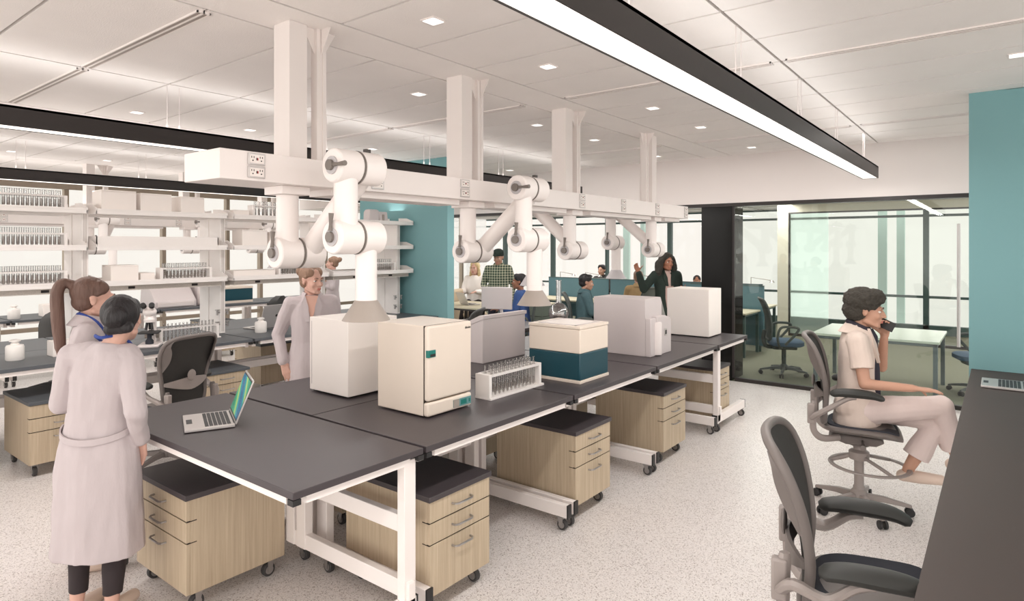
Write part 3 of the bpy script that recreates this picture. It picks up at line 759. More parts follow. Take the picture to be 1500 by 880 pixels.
# microscope
t = place('microscope', 'white binocular microscope with black eyepieces right of the dark bun', 'microscope', 2.60, 6.36, BZ, R(-32))
MB().box(-.09, -.12, 0, .09, .13, .03).build('base', 'paint2', t, bevel=.01)
MB().prism([(.06, .03), (.13, .03), (.13, .26), (.05, .33), (-.04, .33), (-.04, .28), (.03, .26), (.07, .20)], 0, -.035, .035).build('arm', 'paint', t, bevel=.01)
st = MB().box(-.085, -.10, .13, .085, .06, .145).build('stage', 'blackplastic', t, bevel=.003)
MB().box(-.02, .02, .10, .02, .07, .15).build('stage_bracket', 'ink', st)
MB().lathe([(.035, .03), (.035, .06), (.02, .08), (.02, .125)], (0, -.03, 0), 20).build('condenser', 'seatblue', t)
MB().lathe([(.045, .235), (.05, .26), (.03, .29)], (0, -.03, 0), 20).build('nosepiece', 'paint', t)
for dx, dy in ((-.022, -.02), (.022, -.02), (0, .02)): MB().cyl((dx*.7, -.03+dy*.7, .245), (dx*1.2, -.03+dy*1.2, .165), .012, n=12).build('objective', 'blackplastic', t)
MB().ell((0, -.02, .33), (.06, .07, .045)).build('head', 'paint', t)
for s in (-1, 1):
    e = MB().cyl((s*.02, -.04, .345), (s*.034, -.12, .395), .018, n=16).build('eyepiece', 'paint', t)
    MB().cyl((s*.032, -.11, .388), (s*.037, -.14, .407), .024, n=16).build('eyecup', 'blackplastic', e)
for s in (-1, 1): MB().cyl((s*.036, .09, .09), (s*.06, .09, .09), .022, n=16).build('focus_knob', 'hoodgrey', t)
# ================================================================ SHELVING
PX = [-.38, .90, 2.18, 3.49, 4.78, 6.03]
for i, x in enumerate(PX[1:]):
    t = thing('shelf_post', '%s white upright post of the tall shelving' % ['leftmost', 'second', 'third', 'fourth', 'last'][i], 'shelf post', (x, 6.95, BZ), 0, 'shelving posts')
    for s in (-1, 1):
        MB().box(-.028, s*.03 if s > 0 else -.23, 0, .028, .23 if s > 0 else -.03, 1.30).build('post_panel', 'shelf', t, bevel=.002)
        m = MB()
        for xx in (-.008, .008): m.box(xx-.002, s*.23, .02, xx+.002, s*.2315, 1.28)
        m.build('slot_track', 'hoodgrey', t)
    MB().box(-.02, -.03, .0, .02, .03, 1.25).build('core', 'shelf', t)
SZ = [2.10, 1.765, 1.43]
def shelf(label, x0, x1, zb, front):
    t = thing('shelf', label, 'shelf', ((x0+x1)/2, 6.95, zb), 0, 'white shelves of the tall shelving')
    w = (x1-x0)/2; s = -1 if front else 1
    a, b = (.235, .56)
    y0, y1 = s*.05, s*.40
    MB().box(-w+.0, y0, 0, w, y1, .032).build('board', 'shelf', t, bevel=.002)
    for sx in (-1, 1):
        xx = sx*(w-.007)
        pts = [(s*.40, .0), (s*.40, .055), (s*.26, .10), (s*.10, .105), (s*.10, .0)]
        MB().prism(pts, 0, xx-.004, xx+.004).build('end_bracket', 'shelf', t)
    MB().box(-w+.013, s*.392, .0325, w-.013, s*.3995, .05).build('front_lip', 'shelf', t)
    if zb < 1.5:
        r_ = MB().box(-w+.04, s*.12, -.05, w-.04, s*.34, -.001).build('under_raceway', 'speckle', t)
        m = MB()
        for q in (-.3, .3): m.box(q-.03, s*.342, -.035, q+.03, s*.339, -.012)
        m.build('socket', 'ink', r_)
names = ['far left', 'left', 'middle left', 'middle right', 'right']
for i in range(5):
    x0, x1 = PX[i]+.03, PX[i+1]-.03
    if i == 4: x1 = PX[5]+.13
    for j, z in enumerate(SZ):
        lv = ['top', 'middle', 'lowest'][j]
        shelf('%s front shelf in the %s bay of the tall shelving' % (lv, names[i]), x0, x1, z, True)
        shelf('%s rear shelf in the %s bay of the tall shelving' % (lv, names[i]), x0, x1, z, False)
# upstand boards on shelves
def sbox(label, x, z, w, h, d=.22, y=6.62, m='box', grp='white boxes on the shelves'):
    t = thing('storage_box', label, 'storage box', (x, y, z+.0325), 0, grp)
    MB().box(0, 0, 0, w, d, h*.93).build('body', m, t, bevel=.002)
    MB().box(0, 0, h*.935, w, d, h).build('lid', m, t, bevel=.002)
sbox('large white box on the top shelf above the ponytail, leftmost of three', 2.28, SZ[0], .30, .20)
sbox('large white box on the top shelf above the ponytail, middle of three', 2.62, SZ[0], .29, .19)
sbox('large white box on the top shelf above the ponytail, rightmost of three', 3.0, SZ[0], .24, .18)
sbox('wide white box on the lowest shelf right above the dark bun', 2.36, SZ[2], .24, .16)
sbox('low white box beside the wide one on the lowest shelf', 2.62, SZ[2], .13, .08)
sbox('low white box on the middle shelf left of the nearest extraction arm', 3.66, SZ[1], .30, .19)
sbox('narrow white box on the middle shelf behind the nearest extraction arm', 4.0, SZ[1], .16, .17)
sbox('low white carton on the top shelf beside the tube rack', 3.56, SZ[0], .18, .07)
sbox('low white carton on the lowest shelf left of the person with a bun', 3.56, SZ[2], .5, .075)
for (lab, x, z) in [('white low divider tray on the middle shelf above the ponytail', 2.24, SZ[1])]:
    t = thing('shelf_tray', lab, 'tray', (x, 6.62, z+.0325))
    MB().box(0, 0, 0, 1.15, .2, .012).box(0, 0, 0, 1.15, .008, .10).box(0, .192, 0, 1.15, .2, .10).box(0, 0, 0, .008, .2, .10).box(1.142, 0, 0, 1.15, .2, .10).build('tray', 'shelf', t)
def rk(label, x, z, n, pitch, grp, tl, h=.12, rows=1, liq=.5): rack(label, x, 6.60, z+.0325, 0, n, pitch, rows, h=h, rp=.10, tube_label=tl, grp=grp, liquid=liq, r=.0135)
rk('white rack of large test tubes on the top shelf at far left', 1.28, SZ[0], 20, .034, 'tubes on top shelf at far left', 'large test tube in the top shelf rack at far left')
rk('white rack of large test tubes on the middle shelf at far left', 1.28, SZ[1], 20, .034, 'tubes on middle shelf at far left', 'large test tube in the middle shelf rack at far left')
rk('white rack of large test tubes on the lowest shelf at far left', 1.28, SZ[2], 20, .034, 'tubes on lowest shelf at far left', 'large test tube in the lowest shelf rack at far left')
rk('white rack of tubes on the lowest shelf above the microscope', 2.80, SZ[2], 13, .036, 'tubes above the microscope', 'test tube in the rack above the microscope')
rk('white rack of tubes on the top shelf left of the nearest extraction arm', 3.78, SZ[0], 10, .05, 'tubes on top shelf by the arm', 'test tube in the top shelf rack by the nearest extraction arm', h=.13)
rk('white rack of tubes on the lowest shelf behind the hair bun', 4.1, SZ[2], 12, .034, 'tubes behind the hair bun', 'test tube in the rack behind the hair bun')
rk('white rack of tubes on the lowest shelf by the teal wall', 5.40, SZ[2], 12, .036, 'tubes by the teal wall', 'test tube in the rack by the teal wall', liq=.3)
t = thing('shelf_device', 'rounded white device on the top shelf in front of the teal wall', 'lab equipment', (5.42, 6.6, SZ[0]+.0325))
MB().prism([(0, 0), (.14, 0), (.13, .13), (.10, .16), (.04, .165), (.0, .15)], 0, 0, .16).build('body', 'instr', t, bevel=.012, seg=3)
MB().prism([(0, 0), (.12, 0), (.11, .13), (.02, .14)], 0, .17, .32).build('side_unit', 'instr', t, bevel=.012, seg=3)
MB().box(.22, -.004, .02, .25, .01, .10).build('slot', 'hoodgrey', t)
# valves on posts
for i, (x, g_) in enumerate([(3.49, 'third'), (6.03, 'last')]):
    t = thing('gas_valve', 'pair of small chrome gas valves on the %s shelf post' % g_, 'gas tap', (x, 6.73, BZ+.10))
    for z in (0, .13):
        for s in (-1, 1):
            MB().cyl((s*.025, 0, z), (s*.06, 0, z), .01, n=10).cyl((s*.058, 0, z-.03), (s*.058, 0, z+.02), .012, n=10).cyl((s*.058, 0, z+.02), (s*.058, 0, z+.03), .022, n=12).build('tap', 'chrome', t)
# upper devices on the rear bench / distant row
t = thing('centrifuge', 'white sloped analyser on the distant bench above the microscope', 'lab equipment', (4.2, 10.1, BZ))
MB().prism([(0, 0), (.55, 0), (.5, .36), (.30, .38), (0, .10)], 0, 0, .62).build('body', 'instr', t, bevel=.01)
MB().box(.04, -.01, .02, .58, .02, .09).build('front_tray', 'paint2', t, bevel=.004)
MB().cyl((.15, .24, .30), (.3, .24, .30), .03, n=12).build('sample_arm', 'alum', t)
t = thing('analyser', 'white cabinet analyser with small socket on the distant bench beneath the shelf', 'lab equipment', (4.88, 10.2, BZ))
MB().prism([(0, 0), (.40, 0), (.38, .38), (0, .38)], 0, 0, .29).build('body', 'instr', t, bevel=.01)
MB().box(.19, -.006, .17, .26, .0, .25).build('socket', 'alum', t)
MB().lathe([(.08, .02), (.08, .30), (.06, .33)], (.09, 0, 0), 20).build('bottle_bay', 'paint2', t)
t = thing('benchtop_chest', 'teal and cream chest instrument on the distant bench above the grey laptop', 'lab equipment', (5.2, 10.15, BZ))
MB().box(0, 0, 0, .6, .45, .04).build('plinth', 'cream', t)
MB().box(0, 0, .04, .6, .45, .235).build('body', 'tealbox', t, bevel=.005)
MB().box(-.005, -.005, .237, .605, .455, .275).build('lid', 'cream', t, bevel=.005)
# extraction hoods of the distant row
for i, (x, l_) in enumerate([(3.55, 'above the ponytail'), (4.95, 'behind the middle shelf'), (6.1, 'left of the nearest extraction arm')]):
    extraction_arm('distant white extraction arm with pale cone hood %s' % l_, x, 10.6, -1, hood='hoodlight', zb=1.42 if i != 1 else 1.30)
# ================================================================ CHAIRS
def interp(prof, h):
    for (a, b), (c, d) in zip(prof, prof[1:]):
        if a <= h <= c: return b+(d-b)*(h-a)/max(c-a, 1e-6)
    return prof[-1][1]
def base5(t, rr=.31, mb='chairgrey', rot=0., cr_=.028):
    MB().lathe([(.045, .065), (.055, .075), (.05, .13), (.032, .15)], (0, 0, 0), 20).build('base_hub', mb, t)
    for k in range(5):
        a = rot+k*2*PI/5
        d = V((math.cos(a), math.sin(a), 0)); n = V((-d.y, d.x, 0))
        rg = []
        for (q, w, z, h) in ((.02, .028, .10, .04), (.15, .023, .095, .032), (rr-.02, .017, .072, .022), (rr+.012, .013, .066, .018)):
            c = d*q+V((0, 0, z)); rg.append([c+n*w-V((0, 0, h*.6)), c-n*w-V((0, 0, h*.6)), c-n*w*.7+V((0, 0, h*.5)), c+n*w*.7+V((0, 0, h*.5))])
        l = MB().rings(rg).build('base_arm', mb, t, bevel=.004)
        e = d*rr
        m = MB()
        for s in (-1, 1): m.cyl(e+n*s*.010+V((0, 0, cr_)), e+n*s*.026+V((0, 0, cr_)), cr_, n=16)
        m.cyl(e+V((0, 0, .04)), e+V((0, 0, .07)), .009, n=8)
        m.build('castor', 'blackplastic', t, bevel=.003)
def mesh_chair(label, loc, rz, seat=.47, drafting=False, base_rot=.3, frame='chairgrey', light='chairlight', armz=None, grp='grey mesh task chairs', zback=None):
    """forward -y, origin on the floor under the column"""
    t = thing('mesh_chair', label, 'office chair', loc, rz, grp)
    base5(t, .30 if drafting else .31, light if drafting else frame, base_rot)
    sz = seat
    MB().lathe([(.028, .12), (.028, sz-.20)], (0, 0, 0), 16).build('gas_column', light, t)
    if drafting:
        MB().lathe([(.036, .13), (.036, .16), (.03, .17), (.03, .34), (.062, .35), (.064, .40), (.05, .41), (.035, .415), (.035, .44)], (0, 0, 0), 24).build('column_sleeve', light, t)
        fr = MB(); pts = [(.235*math.cos(a), .235*math.sin(a)-.06, .315) for a in [2*PI*i/40 for i in range(40)]]
        fr.tube(pts, .017, 8, closed=True, flat=.5)
        fr = fr.build('foot_ring', light, t)
        MB().tube(cr([(0, .05, .37), (0, .10, .345), (0, .14, .33), (0, .18, .315)], 4), .014, 8).tube(cr([(.04, -.03, .37), (.12, -.12, .34), (.19, -.19, .315)], 4), .012, 8).tube(cr([(-.04, -.03, .37), (-.12, -.12, .34), (-.19, -.19, .315)], 4), .012, 8).build('ring_bracket', light, fr)
        MB().lathe([(.05, sz-.15), (.062, sz-.145), (.05, sz-.135), (.03, sz-.13), (.03, sz-.16)], (0, 0, 0), 20).build('collar', light, t)
    # mechanism
    MB().prism([(-.13, sz-.075), (.16, sz-.07), (.19, sz-.10), (.08, sz-.135), (-.10, sz-.13), (-.15, sz-.10)], 0, -.075, .075).build('mechanism', frame, t, bevel=.012, seg=3)
    MB().cyl((.07, -.06, sz-.10), (.17, -.06, sz-.11), .012, n=10).cyl((.16, -.06, sz-.11), (.20, -.06, sz-.11), .02, n=14).build('tension_knob', frame, t)
    MB().cyl((-.07, -.02, sz-.10), (-.17, -.02, sz-.11), .010, n=10).cyl((-.16, -.02, sz-.11), (-.21, -.02, sz-.11), .018, n=14).build('tilt_knob', frame, t)
    # seat
    def sy(u, v):
        return sz+.012*(u*u)-.035*max(0, v-.55)**2*4-.010*(1-u*u)
    def outline(n=44, k=1.):
        P = []
        for i in range(n):
            a = 2*PI*i/n; c, s_ = math.cos(a), math.sin(a)
            e = .55
            x = .255*k*math.copysign(abs(c)**e, c); y = .235*k*math.copysign(abs(s_)**e, s_)
            x *= 1-.10*(y/.235+1)/2
            P.append((x, y-.02))
        return P
    def sp(x, y, dz=0): return V((x, y, sy(x/.25, -(y)/.235)+dz))
    rg = []
    for kk, dz in ((.90, -.034), (1., -.02), (1., -.004), (.93, .004)): rg.append([sp(x, y, dz) for x, y in outline(44, kk)])
    MB().rings(rg, caps=True).build('seat_frame', frame, t)
    rg = [[sp(x, y, dz) for x, y in outline(44, kk)] for kk, dz in ((.91, .0), (.90, .014), (.6, .010), (.2, .006))]
    MB().rings(rg).build('seat', 'seatblue', t)
    # backrest
    prof = [(0, .150), (.04, .185), (.10, .198), (.20, .205), (.32, .232), (.42, .252), (.50, .250), (.545, .215), (.565, .15), (.57, .06)]
    zb = zback or sz+.02
    def bp(x, h, dy=0):
        y = .225+.05*math.sin(min(h, .57)/.57*PI*.9)*-.55+.20*(h/.57)**1.6*.62
        return V((x, y-.045*(x/.25)**2*(1 if h > .1 else .6)+dy, zb+h))
    right = [(0, 0)]+[(w, h) for h, w in prof]+[(0, .572)]
    loop = [bp(w, h) for w, h in right]+[bp(-w, h) for w, h in right[-2:0:-1]]
    loop = cr(loop, 3, True)
    bk = MB().tube(loop, .017, 10, closed=True).build('back_frame', frame, t)
    m = MB(); rows = 18; cols = 12
    for front in (0, 1):
        o = len(m.v)
        for i in range(rows+1):
            h = .565*i/rows; w = interp(prof, h)-.002
            for j in range(cols+1): m.v.append(bp(-w+2*w*j/cols, h, .004 if front else -.004))
        for i in range(rows):
            for j in range(cols):
                a = o+i*(cols+1)+j; q = [a, a+1, a+cols+2, a+cols+1]
                m.f.append(q if not front else q[::-1]); m.m.append(0)
    m.build('back_mesh', 'mesh', bk)
    # flared upper shoulder rim behind
    q = []
    for h in [0.30+.025*i for i in range(11)]:
        w = interp(prof, min(h, .55)); q.append((w, h))
    for s in (-1, 1):
        m = MB(); rg = []
        for i, (w, h) in enumerate(q):
            k = .045*math.sin(PI*i/(len(q)-1))+.004
            p = bp(s*w, h); p2 = bp(s*max(w-k*1.1, .02), h, .012+k*.5)
            rg.append([p+V((0, -.006, 0)), p+V((0, .010, 0)), p2+V((0, .008, 0)), p2+V((0, 0, 0))])
        m.rings(rg).build('shoulder_rim', frame, bk)
    # lumbar band and pad
    lb = MB()
    rg = []
    for i in range(13):
        x = -.20+.4*i/12; hh = .05*(1-abs(x/.2)**1.5)+.016; c = bp(x, .20, .045-.03*(x/.2)**2)
        rg.append([c+V((0, -.005, -hh)), c+V((0, .008, -hh)), c+V((0, .008, hh*.55)), c+V((0, -.005, hh*.55))])
    lb.rings(rg).build('lumbar_band', light if not drafting else frame, t)
    MB().ell(bp(0, .25, .050), (.04, .012, .045)).build('lumbar_pad', light if not drafting else frame, t)
    # rear yoke: side posts to the seat
    for s in (-1, 1):
        MB().tube(cr([(s*.09, .12, sz-.09), (s*.17, .22, sz-.085), (s*.215, .27, sz-.03), (s*.222, .275, sz+.06), (s*.215, .27, sz+.17)], 4), [.018]*16+[.014], 8, flat=1.3).build('yoke_post', frame if not drafting else light, t)
        MB().box(s*.205, .262, sz+.02, s*.245, .31, sz+.155).build('arm_clamp', light, t, bevel=.008)
        az = (armz or sz+.225)
        ar = MB().tube(cr([(s*.24, .28, sz+.06), (s*.275, .24, sz+.10), (s*.285, .15, az-.09), (s*.285, .07, az-.035), (s*.28, .02, az-.025)], 4), [.024, .026, .027, .028, .028, .028, .026, .026, .025, .024, .023, .023, .022, .022, .020, .018, .016], 8, flat=.7).build('arm_support', light, t)
        pts = cr([(s*.28, .17, az-.012), (s*.283, .10, az+.002), (s*.282, .0, az+.004), (s*.278, -.08, az-.002), (s*.268, -.135, az-.022)], 4)
        n_ = len(pts); rr = [.032+.016*math.sin(PI*min(1, (i+1)/n_*1.05)) for i in range(n_)]; rr[0] = .02; rr[-1] = .018
        MB().tube(pts, rr, 14, flat=.6).build('arm_pad', 'armpad', t)
    return t
mesh_chair('grey mesh drafting chair with foot ring under the seated person on the phone', (4.86, .77, 0), R(10), .59, True, base_rot=R(-83), armz=.845, grp='mesh drafting chairs')
mesh_chair('dark mesh drafting chair in the bottom right corner, empty, at the counter', (2.42, .335, 0), R(12), .64, True, base_rot=R(-60), armz=.81, zback=.575, grp='mesh drafting chairs')
mesh_chair('grey mesh chair seen from behind, right of the two people in coats', (2.36, 5.46, 0), R(196), .49, False, base_rot=.2)
def shell_chair(label, x, y, rz, m='blackseat', loc=None):
    t = thing('shell_chair', label, 'office chair', (x, y, 0), rz, 'charcoal office chairs')
    base5(t, .30, 'blackplastic')
    MB().cyl((0, 0, .12), (0, 0, .42), .025, n=12).build('gas_column', 'blackplastic', t)
    rg = [[V((.23*k*math.cos(2*PI*i/24), .22*k*math.sin(2*PI*i/24), z)) for i in range(24)] for k, z in ((.5, .41), (1, .44), (1, .48), (.8, .50))]
    MB().rings(rg).build('seat', m, t)
    rg = []
    for i in range(12):
        h = i/11; w = .21*(1-.0*h)*math.sqrt(max(0.03, 1-max(0, (h-.6)/.42)**2)); yb = .20+.07*h
        rg.append([V((-w, yb-.05, .52+.5*h)), V((-w*.5, yb, .52+.5*h)), V((0, yb+.012, .52+.5*h)), V((w*.5, yb, .52+.5*h)), V((w, yb-.05, .52+.5*h)), V((w*.5, yb+.03, .52+.5*h)), V((0, yb+.04, .52+.5*h)), V((-w*.5, yb+.03, .52+.5*h))])
    MB().rings(rg).build('backrest', m, t)
    MB().tube([(0, .05, .42), (0, .22, .43), (0, .25, .60)], .022, 8).build('back_bar', 'blackplastic', t)
    return t
shell_chair('charcoal rounded chair back behind the grey laptop on the shelving row', 5.62, 9.3, R(185))
shell_chair('charcoal rounded chair back left of the ponytail, behind the shelving bench', 2.75, 9.35, R(165))
mesh_chair('dark mesh chair back beyond the shelving bench in front of the teal wall end', (5.75, 5.35, 0), R(205), .44, False, frame='blackseat', light='blackseat', grp='dark mesh chairs')
# ================================================================ OFFICE BEYOND
def desk(label, x0, y0, x1, y1, h=.70, m='wooddesk', fr='tealdark', grp='office desks'):
    t = thing('desk', label, 'desk', (x0, y0, 0), 0, grp)
    w, d = x1-x0, y1-y0
    MB().box(0, 0, h-.028, w, d, h).build('desktop', m, t, bevel=.003)
    MB().box(.02, .02, h-.06, w-.02, .05, h-.028).box(.02, d-.05, h-.06, w-.02, d-.02, h-.028).box(.02, .02, h-.06, .05, d-.02, h-.028).box(w-.05, .02, h-.06, w-.02, d-.02, h-.028).build('apron_frame', fr, t)
    for a in (.02, w-.065):
        for b in (.02, d-.065): MB().box(a, b, 0, a+.045, b+.045, h-.03).build('leg', fr, t)
    return t
meetfr = mat('steel_blue_frame', srgb(104, 116, 120), .5); M['meetfr'] = meetfr
M['paletop'] = mat('pale_green_white_top', srgb(214, 222, 208), .3)
desk('long pale meeting table behind the glass beside the seated person', 8.70, .56, 9.95, 1.92, .70, 'paletop', 'meetfr')
desk('oak topped workstation behind the office chair by the teal screen', 10.3, 3.25, 11.1, 4.9, .72)
def screen(label, x, y0, y1, z0=.3, z1=1.12, vert=True):
    t = thing('privacy_screen', label, 'desk screen', (x, y0, 0), 0, 'teal felt screens')
    MB().box(0, 0, z0, .03, y1-y0, z1).build('felt_panel', 'screen_teal', t, bevel=.005)
    MB().box(-.004, 0, z1-.004, .034, y1-y0, z1+.012).build('top_trim', 'tealdark', t)
    MB().box(.0, .05, 0, .03, .09, z0).box(0, y1-y0-.09, 0, .03, y1-y0-.05, z0).build('foot', 'tealdark', t)
screen('teal felt screen behind the chair, seen through the glass', 11.12, 3.2, 4.5, .1)
screen('teal felt screen left part behind the person in the denim shirt', 11.55, 6.45, 7.95)
screen('teal felt screen in the middle behind the tan jacket', 11.55, 4.9, 6.40)
screen('teal felt screen at the right end beside the black column', 11.55, 3.35, 4.85)
desk('oak desk along the teal screens on the left', 10.75, 6.5, 11.5, 7.9, .72)
desk('oak desk along the teal screens where the tan-jacketed person sits', 10.75, 4.95, 11.5, 6.4, .72)
desk('oak desk beyond the teal screens', 11.65, 3.3, 12.3, 7.9, .72)
desk('oak desk in front of the person in the denim shirt', 8.75, 4.25, 9.5, 5.25, .72)
desk('pale table with a laptop at the end of the teal middle wall', 8.15, 7.05, 9.2, 8.3, .74, 'wooddesk', 'blackmetal')
laptop('blue-grey open laptop on the pale table beyond the teal wall', 8.6, 7.65, .74, R(70), openang=115, scr=False)
desk('dark topped desk with oak panel just beyond the teal wall end', 6.9, 5.9, 7.6, 6.45, .70, 'slab', 'blackmetal')
t = thing('modesty_panel', 'oak end panel below the dark desk beyond the teal wall', 'desk panel', (6.93, 5.97, 0))
MB().box(0, 0, .10, .62, .02, .60).build('panel', 'wood', t, bevel=.002)
def task_lamp(label, x, y):
    t = thing('desk_lamp', label, 'desk lamp', (x, y, .72), 0, 'thin grey task lamps')
    MB().cyl((0, 0, 0), (0, 0, .02), .08, n=16).build('base', 'alum', t)
    MB().tube([(0, 0, .02), (0, .0, .52), (-.05, -.35, .48)], .008, 6).build('arm', 'hoodgrey', t)
    MB().lathe([(.02, .04), (.05, 0), (.045, 0)], (-.05, -.38, .44), 14).build('shade', 'alum', t)
for i, (y, l_) in enumerate([(7.75, 'at the left end of the teal screens'), (7.1, 'second from the left over the teal screens'), (5.95, 'left of the tan-jacketed person'), (3.6, 'beyond the white box near the black column')]):
    task_lamp('thin grey task lamp %s' % l_, 11.72, y)
def cabinet(label, x, y, w, d, h):
    t = thing('file_cabinet', label, 'file cabinet', (x, y, 0), 0, 'olive grey file cabinets')
    MB().box(0, 0, 0, w, d, h-.03).build('body', 'filegrey', t, bevel=.003)
    MB().box(-.01, -.01, h-.03, w+.01, d+.01, h).build('top', 'wooddesk', t)
    for z in (h*.36, h*.68):
        MB().box(-.004, .01, z-.004, .0, d-.01, z+.004).box(.01, -.004, z-.004, w-.01, 0, z+.004).build('drawer_gap', 'ink', t)
cabinet('olive grey file cabinet with pale top left of the person in the denim shirt', 9.6, 6.75, .5, .6, .72)
cabinet('olive grey file cabinet at the left beside the person in the blue sweater', 10.4, 8.1, .5, .6, .72)
# monitor seen from behind
t = thing('monitor', 'white monitor seen from behind in front of the person in the plaid shirt', 'monitor', (7.0, 5.72, 0), R(-70))
MB().box(-.23, -.02, .90, .23, .02, 1.22).build('screen_housing', 'instr', t, bevel=.01)
MB().tube(cr([(0, .02, 1.06), (0, .10, 1.0), (.03, .12, .86), (.05, .10, .72)], 4), .022, 10, flat=1.4).build('neck', 'instr', t)
MB().cyl((0, .02, 1.06), (0, .05, 1.06), .06, n=20).build('hub', 'instr', t)
MB().box(-.12, .0, .70, .16, .2, .72).build('stand_foot', 'instr', t, bevel=.004)
desk('dark topped desk carrying the white monitor', 6.75, 5.05, 7.45, 5.88, .70, 'slab', 'blackmetal')
# office chair behind glass
def office_chair(label, x, y, rz, frame='officegrey', seatm='officeseat', grp='blue-seated office chairs'):
    t = thing('task_chair', label, 'office chair', (x, y, 0), rz, grp)
    base5(t, .31, frame, .35)
    MB().cyl((0, 0, .12), (0, 0, .40), .03, n=14).build('gas_column', frame, t)
    MB().box(-.10, -.16, .36, .10, .16, .41).build('mechanism', frame, t, bevel=.015)
    rg = [[V((.24*k*math.copysign(abs(math.cos(a))**.6, math.cos(a)), .23*k*math.copysign(abs(math.sin(a))**.6, math.sin(a))-.02, z)) for a in [2*PI*i/32 for i in range(32)]] for k, z in ((.85, .41), (1, .43), (1, .475), (.9, .49))]
    MB().rings(rg).build('seat', seatm, t)
    def bp(x, h, dy=0): return V((x, .22+.10*(h/.55)**1.5-.03*math.sin(h/.55*PI)-.03*(x/.22)**2+dy, .50+h))
    rt = [(0, 0), (.13, 0), (.17, .05), (.18, .2), (.215, .40), (.21, .52), (.16, .56), (0, .565)]
    loop = cr([bp(w, h) for w, h in rt]+[bp(-w, h) for w, h in rt[-2:0:-1]], 3, True)
    f = MB().tube(loop, .018, 8, closed=True).build('back_frame', frame, t)
    m = MB()
    pr = [(h, w) for w, h in rt[1:-1]]
    for fr in (0, 1):
        o = len(m.v)
        for i in range(13):
            h = .56*i/12; w = interp([(0, .13)]+pr, h)
            for j in range(9): m.v.append(bp(-w+2*w*j/8, h, .006 if fr else -.012))
        for i in range(12):
            for j in range(8):
                a = o+i*9+j; q = [a, a+1, a+10, a+9]; m.f.append(q if not fr else q[::-1]); m.m.append(0)
    m.build('back_mesh', frame, f)
    MB().tube(cr([(0, .1, .38), (0, .24, .40), (0, .27, .52), (0, .255, .62)], 4), .028, 8).build('back_bar', frame, t)
    for s in (-1, 1):
        MB().tube(cr([(s*.12, .05, .39), (s*.25, .10, .42), (s*.275, .13, .55), (s*.27, .09, .68), (s*.265, -.02, .70), (s*.26, -.14, .68), (s*.265, -.10, .60), (s*.26, .03, .45)], 4), .018, 8).build('armrest', frame, t)
    return t
office_chair('grey office chair with slate blue seat behind the glass, left of the meeting table', 9.35, 2.42, R(25))
office_chair('grey office chair cut off by the teal wall at the right behind the glass', 9.55, .22, R(200))
office_chair('dark office chair by the teal screen left of the portal', 9.9, 3.55, R(80))
office_chair('teal grey office chair beneath the person in the blue sweater', 8.05, 6.08, R(215))
office_chair('olive grey office chair beneath the person in the denim shirt', 8.52, 5.20, R(30))
office_chair('dark office chair beneath the tan-jacketed person', 10.42, 5.22, R(172))
office_chair('office chair beneath the person behind the teal screens', 12.95, 7.36, R(100))
# beige lounge chair
t = thing('lounge_chair', 'beige lounge chair at the end of the teal middle wall', 'armchair', (8.9, 8.75, 0), R(200))
MB().prism([(-.3, .40), (-.3, .28), (.3, .22), (.42, .95), (.34, .98), (.22, .42)], 0, -.28, .28).build('shell', 'beige', t, bevel=.03, seg=3)
for a in (-.2, .2):
    for b in (-.22, .25): MB().cyl((a, b, 0), (a*.8, b*.8, .3), .014, n=8).build('leg', 'chrome', t)
t = thing('bench_seat', 'pale bench seat by the window where the blonde person sits', 'bench', (10.05, 8.85, 0), R(45))
MB().box(-.5, -.25, .36, .5, .25, .44).build('cushion', 'beige', t, bevel=.02)
MB().box(-.45, -.2, 0, -.4, .2, .36).box(.4, -.2, 0, .45, .2, .36).build('leg_frame', 'chrome', t)
# ================================================================ PEOPLE  (local: faces -y, right hand towards -x)
def cap(m, p0, p1, r0, r1=None, n=12):
    r1 = r0 if r1 is None else r1; p0, p1 = V(p0), V(p1)
    m.tube([p0, p1], [r0, r1], n); m.ell(p0, (r0, r0, r0), n, 8); m.ell(p1, (r1, r1, r1), n, 8)
def remesh(m, name, mt, parent, vox=.007, smooth=4, disp=None):
    o = m.build(name+'_src', mt)
    r = o.modifiers.new('r', 'REMESH'); r.mode = 'VOXEL'; r.voxel_size = vox; r.use_smooth_shade = True
    if smooth:
        q = o.modifiers.new('s', 'SMOOTH'); q.factor = .5; q.iterations = smooth
    bpy.context.view_layer.update()
    me = bpy.data.meshes.new_from_object(o.evaluated_get(bpy.context.evaluated_depsgraph_get()))
    bpy.data.objects.remove(o)
    if disp:
        nn = [v.normal.copy() for v in me.vertices]
        for v, n in zip(me.vertices, nn):
            v.co += n*disp(v.co)
    me.polygons.foreach_set('use_smooth', [True]*len(me.polygons)); me.update()
    me.materials.clear(); me.materials.append(M[mt])
    o = bpy.data.objects.new(name, me); C.objects.link(o); o.parent = parent
    return o
def cloth(amp=.007, f=9, st=.35):
    def d(p):
        q = V((p.x*f, p.y*f, p.z*f*st))
        return amp*(noise.noise(q)+.6*noise.noise(V((p.x*f*2.3+3, p.y*f*2.3, p.z*f*1.1))))
    return d
J0 = dict(neck=(0, .02, 1.44), shL=(.165, .01, 1.385), shR=(-.165, .01, 1.385), elL=(.215, .03, 1.11), elR=(-.215, .03, 1.11),
          wrL=(.22, -.04, .87), wrR=(-.22, -.04, .87), pel=(0, 0, .94), hpL=(.085, 0, .92), hpR=(-.085, 0, .92),
          knL=(.095, -.01, .50), knR=(-.095, -.01, .50), anL=(.095, .03, .09), anR=(-.095, .03, .09), head=(0, -.005, 1.575), ftL=None, ftR=None)
def lerp(a, b, t): return V(a)*(1-t)+V(b)*t
